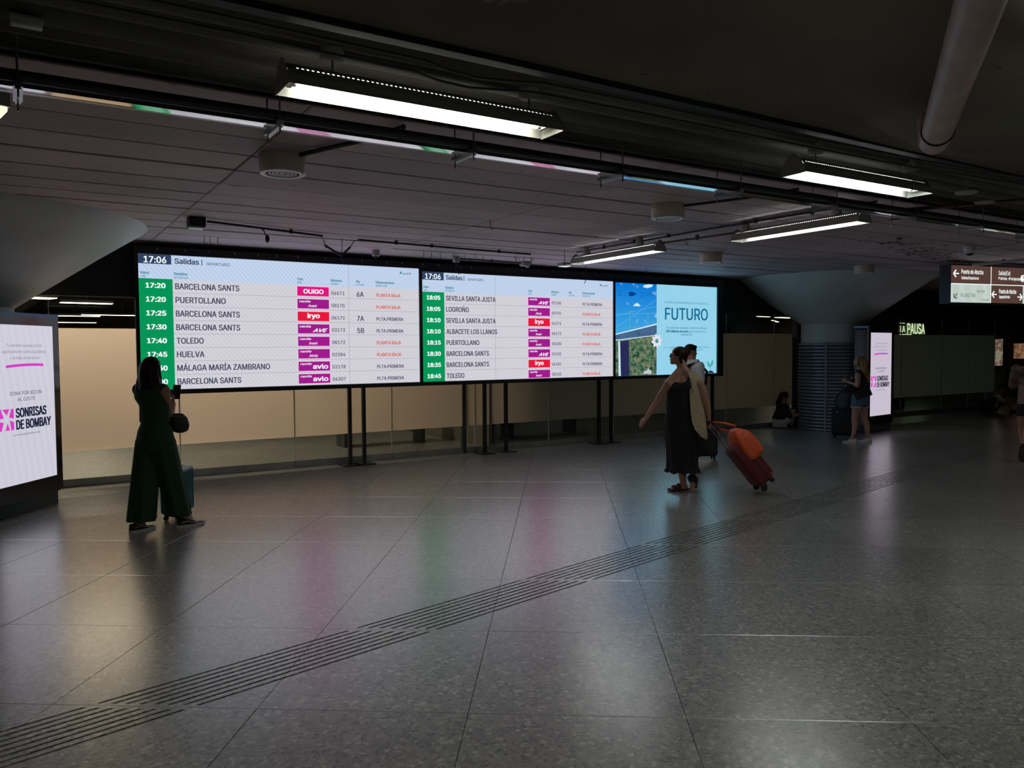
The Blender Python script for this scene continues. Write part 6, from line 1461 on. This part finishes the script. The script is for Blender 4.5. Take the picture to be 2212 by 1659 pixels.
for s in (-1, 1): T.cap(hip + r * s * 0.08, hip.lerp(q6(2172, 861, 0.12 * s), 0.62), 0.10, 0.085)
T.fuse('black_shorts', M_BLKC, W6, 0.012, 4)
H = SH(); hh = 0.22; H.ell(P(0, -0.07, 0.20), (0.36 * hh, 0.42 * hh, 0.33 * hh), M); H.ell(P(0, -0.2, 0.05), (0.32 * hh, 0.27 * hh, 0.28 * hh), M); H.fuse('short_hair', M_BLKHAIR, W6, 0.010, 2); face_parts(P, M, hh, W6, M_BLKHAIR)
b6 = at_person(W6, 'backpack', (-0.12, -0.22, 0), 'dark grey backpack on the floor beside the sitting person in white', 'backpack')
S = SH(); S.loft([(-0.14, 0, 0.02, 0.16, 0.12, 0), (-0.12, 0, 0.10, 0.20, 0.14, 0), (-0.03, 0, 0.25, 0.17, 0.12, 0), (0.05, 0, 0.40, 0.09, 0.07, 0)]); S.fuse('pack', mat('dark_pack_cloth', (0.02, 0.022, 0.022, 1), 0.8), b6, 0.014, 4)
MB().tube([(-0.25, -0.13, 0.05), (-0.18, -0.16, 0.22), (-0.02, -0.12, 0.40)], 0.012, 6).build('strap', M_BLKC, b6)

# ---------------------------------------------------------------- 7 man walking away at the right edge
W7 = person('man in patterned brown and pink shirt and black shorts walking away at the right edge', 12.55, 5.62)
q7 = lambda px, py, y=0.0: Vector(((px - 2214) / 147.0, y, (997 - py) / 147.0))
phi = math.radians(12); f, r = yawv(phi)
S = SH(); hip = q7(2206, 888); hip.z = 0.86; ch = q7(2206, 806); ch.z = 1.36; torso(S, hip, ch, phi, 1.08)
hc = q7(2209, 768); hc.z = 1.585; fh = Vector((0.35, 0.93, 0.0)); S.cap(ch, hc - Z * 0.06, 0.062, 0.058); P, M = head(S, hc, fh, 0.235, male=True)
shL = ch - r * 0.20; shR = ch + r * 0.20; elL = q7(2172, 838, 0.05); elL.z = 1.10; wrL = elL + Vector((0.02, 0.20, 0.02)); elR = shR + Vector((0.06, -0.08, -0.27)); wrR = elR + Vector((0.0, 0.16, -0.18))
for sh, el, wr, s in ((shL, elL, wrL, 1), (shR, elR, wrR, -1)): S.ell(sh, (0.062, 0.062, 0.062)); S.chain([sh, sh.lerp(el, 0.5), el, wr], [0.055, 0.048, 0.040, 0.027]); hand(S, wr, Vector((0, 0.8, 0.1)), Vector((s, 0, 0)), -s, 0.9)
knL = q7(2190, 925, 0.02); anL = q7(2194, 960, -0.28); knR = Vector((0.10, 0.18, 0.48)); anR = Vector((0.10, 0.16, 0.09))
for s, kn, an in ((-1, knL, anL), (1, knR, anR)): hj = hip + r * s * 0.09; S.chain([hj, hj.lerp(kn, 0.5), kn, kn.lerp(an, 0.33) - Vector((0, 0.02, 0)), an], [0.09, 0.078, 0.058, 0.06, 0.036])
S.cap(anL, anL + Vector((0.0, 0.02, -0.10)), 0.035, 0.03)
S.fuse('body', M_SKIN_C, W7, 0.0075, 5)
M_PAT = mat('patterned_shirt_upper', (0.26, 0.17, 0.15, 1), 0.85, col2=(0.075, 0.03, 0.025, 1), noise_scale=9, detail=6)
M_PKS = mat('dusty_pink_cotton', (0.36, 0.22, 0.21, 1), 0.85, noise_amt=0.08)
T = SH(); T.loft([(*(hip + Z * 0.27), 0.170, 0.135, -phi), (*(ch - Z * 0.1), 0.195, 0.145, -phi), (*(ch), 0.21, 0.125, -phi), (*(ch + Z * 0.06), 0.11, 0.085, -phi), (*(ch + Z * 0.09), 0.07, 0.07, -phi)])
T.cap(shL, shL.lerp(elL, 0.85), 0.078, 0.075); T.cap(shR, shR.lerp(elR, 0.85), 0.078, 0.075); tsh = T.fuse('t_shirt', M_PAT, W7, 0.009, 4)
T = SH(); T.loft([(*(hip + Z * 0.0), 0.185, 0.15, -phi, 5, 0.015, 0), (*(hip + Z * 0.12), 0.178, 0.145, -phi, 5, 0.01, 0), (*(hip + Z * 0.285), 0.172, 0.137, -phi)]); T.fuse('t_shirt_lower_half', M_PKS, W7, 0.009, 4)
T = SH(); T.loft([(*(hip + Z * 0.02), 0.175, 0.14, -phi), (*(hip - Z * 0.08), 0.188, 0.15, -phi), (*(hip - Z * 0.13), 0.175, 0.14, -phi)])
for s, kn in ((-1, knL), (1, knR)): hj = hip + r * s * 0.09; e = hj.lerp(kn, 0.48); T.loft([(*e, 0.098, 0.098, 0), (*(hj - Z * 0.03), 0.105, 0.105, 0)])
T.fuse('black_shorts', M_BLKC, W7, 0.009, 4)
H = SH(); hh = 0.235; H.ell(P(0, -0.08, 0.18), (0.345 * hh, 0.40 * hh, 0.34 * hh), M); H.ell(P(0, -0.2, 0.02), (0.31 * hh, 0.27 * hh, 0.28 * hh), M); H.fuse('short_hair', M_BLKHAIR, W7, 0.008, 3)
# raised left foot, sole towards the camera
def shoe_m(root, M_, m, sole_m, L=0.28):
    o = shoe(root, Vector((0, 0, 0)), Vector((0, 1, 0)), m, sole_m, L, 0, 'white_trainer', 0.09, 0.048)
    o.matrix_basis = M_
    return o
Mr = Matrix.Translation(anL + Vector((0.0, -0.035, -0.005))) @ Matrix.Rotation(math.radians(6), 4, 'Y') @ Matrix.Rotation(math.radians(-78), 4, 'X')
shoe_m(W7, Mr, M_WCAN, mat('olive_sole', (0.05, 0.045, 0.035, 1), 0.8))
shoe(W7, Vector((0.10, 0.15, 0)), Vector((0.15, 1, 0)), M_WCAN, MATS['olive_sole'], 0.28, 0, 'white_trainer', 0.09, 0.048)

# ================================================================== FAR HALL, seen through the glass and at the right
def hall_lamp(x, y, L, rz, label, s=6.0, z=3.0, w=0.16, col=(1.0, 0.86, 0.62, 1)):
    o = empty('hall_lamp', (x, y, z), rz, label, 'ceiling lamp', 'ceiling lamps in the hall behind the glass')
    MB().box((-L / 2, -w / 2, 0.01), (L / 2, w / 2, 0.08)).build('housing', M_HOOD, o)
    MB().box((-L / 2 + 0.02, -w / 2 + 0.02, -0.005), (L / 2 - 0.02, w / 2 - 0.02, 0.01)).build('diffuser', emis('hall_diffuser_%d' % int(s * 10), col, s), o)
    MB().cyl((0, 0, 0.08), (0, 0, 3.49 - z), 0.008, seg=6).build('stem', M_GALV, o)
    return o
hall_lamp(0.56, 21.9, 0.50, 0.3, 'square lit lamp highest at the left behind the glass, over the left totem', 5.0, w=0.55)
hall_lamp(1.6, 23.6, 1.25, 0.1, 'long lit lamp behind the glass just right of the square one', 6.0, w=0.3)
hall_lamp(3.2, 30.8, 2.6, 0.0, 'long thin lit lamp behind the glass ending at the departure board', 6.0, w=0.2)
hall_lamp(1.75, 32.0, 1.7, 0.0, 'thin lit lamp behind the glass, second lowest above the beige panes', 6.0, w=0.25)
hall_lamp(2.2, 38.9, 1.6, 0.0, 'thin lit lamp behind the glass, lowest above the beige panes', 6.0, w=0.3)
hall_lamp(26.2, 22.1, 0.9, 0.2, 'lit lamp behind the glass, right of the departure board, upper left one', 3.0, w=0.2)
hall_lamp(28.0, 22.5, 1.2, 0.2, 'lit lamp behind the glass, right of the departure board, upper right one', 3.0, w=0.4)
hall_lamp(31.2, 25.6, 3.0, 0.6, 'long lit lamp line behind the glass, right of the departure board', 2.5, w=0.15)
# unseen hall lamps, added above the frosted panes to light them from behind
for i, (x, y, s) in enumerate(((-2.6, 13.6, 90), (-0.6, 13.6, 90), (1.4, 13.6, 80), (3.4, 13.6, 30), (5.6, 13.8, 5), (0.4, 16.2, 50))):
    hall_lamp(x, y, 1.5, 0.0, ('unseen warm strip light behind the frosted glass, leftmost of its row', 'unseen warm strip light behind the frosted glass over the left totem', 'unseen warm strip light behind the frosted glass left of the board', 'unseen warm strip light behind the frosted glass under the first screen', 'unseen weaker strip light behind the frosted glass, rightmost of its row', 'unseen warm strip light deeper in the hall behind the left totem')[i], s, z=3.1, w=0.24, col=(1.0, 0.80, 0.56, 1))
hall_lamp(8.9, 15.0, 1.2, 0.0, 'unseen weak strip light behind the frosted glass under the second screen', 9.0, z=3.1, w=0.2, col=(0.85, 1.0, 0.80, 1))
hall_lamp(16.5, 14.5, 1.5, 0.0, 'unseen weak strip light behind the glass right of the slatted column', 5.0, z=3.1, w=0.2, col=(0.5, 0.95, 0.8, 1))
hall_lamp(12.0, 14.0, 1.5, 0.0, 'unseen weak strip light behind the glass between the board and the post', 6.0, z=3.1, w=0.2, col=(0.6, 0.9, 0.75, 1))
hall_lamp(21.0, 15.5, 1.5, 0.0, 'unseen weak strip light in the hall behind the right glass', 7.0, z=3.1, w=0.2, col=(0.5, 0.95, 0.8, 1))
# unseen glowing panels, added to brighten the frosted panes from behind
for i, (x0, x1, s_) in enumerate(((-4.6, -1.2, 4.6), (-1.1, 1.6, 5.6), (1.7, 2.7, 4.0))):
    o = empty('backlit_panel', ((x0 + x1) / 2, 13.05, 2.56), 0, ('unseen glowing panel added to light the frosted panes, left of the three', 'unseen glowing panel added to light the frosted panes, middle of the three', 'shorter dimmer unseen glowing panel added to light the frosted panes')[i], 'fill light', 'added light panels behind the glass')
    hw_ = (x1 - x0) / 2
    MB().box((-hw_, 0.02, 0), (hw_, 0.16, 0.94)).build('box', M_POST, o); MB().box((-hw_ + 0.03, 0.0, 0.03), (hw_ - 0.03, 0.02, 0.82)).build('face', emis('backlit_%d' % i, (1.0, 0.80, 0.60, 1), s_), o)
# shop sign
ls = empty('shop_sign', (26.0, 16.0, 2.2), math.radians(8), 'lit yellow-white shop lettering reading LA PAUSA behind the glass, right of the totem', 'shop sign')
b_ = MB().box((-0.3, 0.02, -0.1), (3.2, 0.06, 0.5)).build('board', M_SBODY, ls)
text_key('lp', 'lettering', emis('lit_shop_letters', rgb(225, 245, 190), 1.2), b_, None, 0.0)
text('lp', 'LA', 0.0, 0.03, 0.22, 0.38, 0.03); text('lp', 'PAUSA', 0.55, -0.02, 0.36, 2.0, 0.03)
for x in (0.2, 2.7): MB().cyl((x, 0.04, 0.5), (x, 0.04, 1.3), 0.01, seg=6).build('hanger', M_GALV, ls)
MB().box((0.0, 0.0, 0.33), (0.35, 0.015, 0.35)).box((0.0, 0.0, -0.07), (0.9, 0.015, -0.04)).build('rule', MATS['lit_shop_letters'], ls)
# far free-standing poster totem
ft = empty('poster_stand', (25.26, 12.47, 0), math.radians(-40), 'pale grey poster stand far away at the right with a small lit picture', 'poster stand')
MB().rbox((0, 0.08, 1.33), (0.62, 0.16, 1.45), 0.03).build('casing', mat('pale_stand', (0.36, 0.36, 0.34, 1), 0.5), ft)
MB().box((-0.24, -0.012, 1.02), (0.24, 0.0, 2.0)).build('frame', M_TOTEM, ft)
MB().box((-0.19, -0.02, 1.12), (0.19, -0.012, 1.93)).build('poster', pic_noise('poster_picture', [rgb(105, 112, 98), rgb(130, 122, 105), rgb(70, 46, 34), rgb(140, 130, 112)], 5), ft)
MB().rbox((0, 0.08, 0.32), (0.5, 0.14, 0.6), 0.02).build('foot', MATS['pale_stand'], ft)
# small lit kiosk lantern
kn_ = empty('shop_lantern', (28.45, 13.15, 0), math.radians(-50), 'warm lit shop lantern with a red canopy at the far right edge', 'shop stand')
MB().box((-0.35, 0, 0.9), (0.35, 0.5, 1.85)).build('cabinet', mat('dark_wood', (0.06, 0.03, 0.02, 1), 0.6), kn_)
MB().box((-0.30, -0.01, 1.3), (0.30, 0.0, 1.8)).build('lit_window', pic_noise('lit_window', [rgb(50, 24, 16), rgb(110, 75, 55), rgb(165, 130, 105)], 6), kn_)
MB().add([(-0.6, -0.2, 1.9), (0.6, -0.2, 1.9), (0.6, 0.6, 1.9), (-0.6, 0.6, 1.9), (0.0, 0.2, 2.35)], [(0, 1, 4), (1, 2, 4), (2, 3, 4), (3, 0, 4), (3, 2, 1, 0)]).build('canopy', mat('red_canopy', (0.28, 0.09, 0.07, 1), 0.7), kn_)
MB().box((-0.34, 0.02, 0), (0.34, 0.48, 0.9)).build('counter', MATS['dark_wood'], kn_)
# low benches behind the glass
for x, y, l in ((5.6, 13.4, 'orange-brown bench behind the glass under the first screen'), (8.8, 13.0, 'brown bench behind the glass under the second screen'), (20.6, 13.2, 'dark low bench behind the right glass')):
    o = empty('bench', (x, y, 0), label=l, cat='bench', group='benches behind the glass')
    mm = mat('bench_wood', (0.20, 0.08, 0.035, 1), 0.5) if x < 12 else M_BLKC
    MB().rbox((0, 0, 0.42), (1.8, 0.45, 0.06), 0.01).build('seat', mm, o)
    for sx in (-0.75, 0.75): MB().box((sx - 0.03, -0.2, 0), (sx + 0.03, 0.2, 0.39)).build('leg', M_POST, o)
# cables down the flank of the right cone
tag(MB().tube([(15.03, 10.02, 2.14), (15.05, 10.0, 2.22), (15.18, 9.90, 2.36), (15.72, 9.55, 2.80), (16.08, 9.30, 3.09)], 0.018, 8).build('cone_conduit', M_CUP), 'pale conduit climbing the right flank of the white cone', 'conduit')
tag(MB().tube([(15.10, 10.06, 2.18), (15.22, 9.97, 2.34), (15.78, 9.62, 2.80), (16.14, 9.37, 3.09)], 0.012, 8).build('cone_cable', M_CABLE), 'black cable beside the pale conduit on the white cone', 'cable')

flush_text()
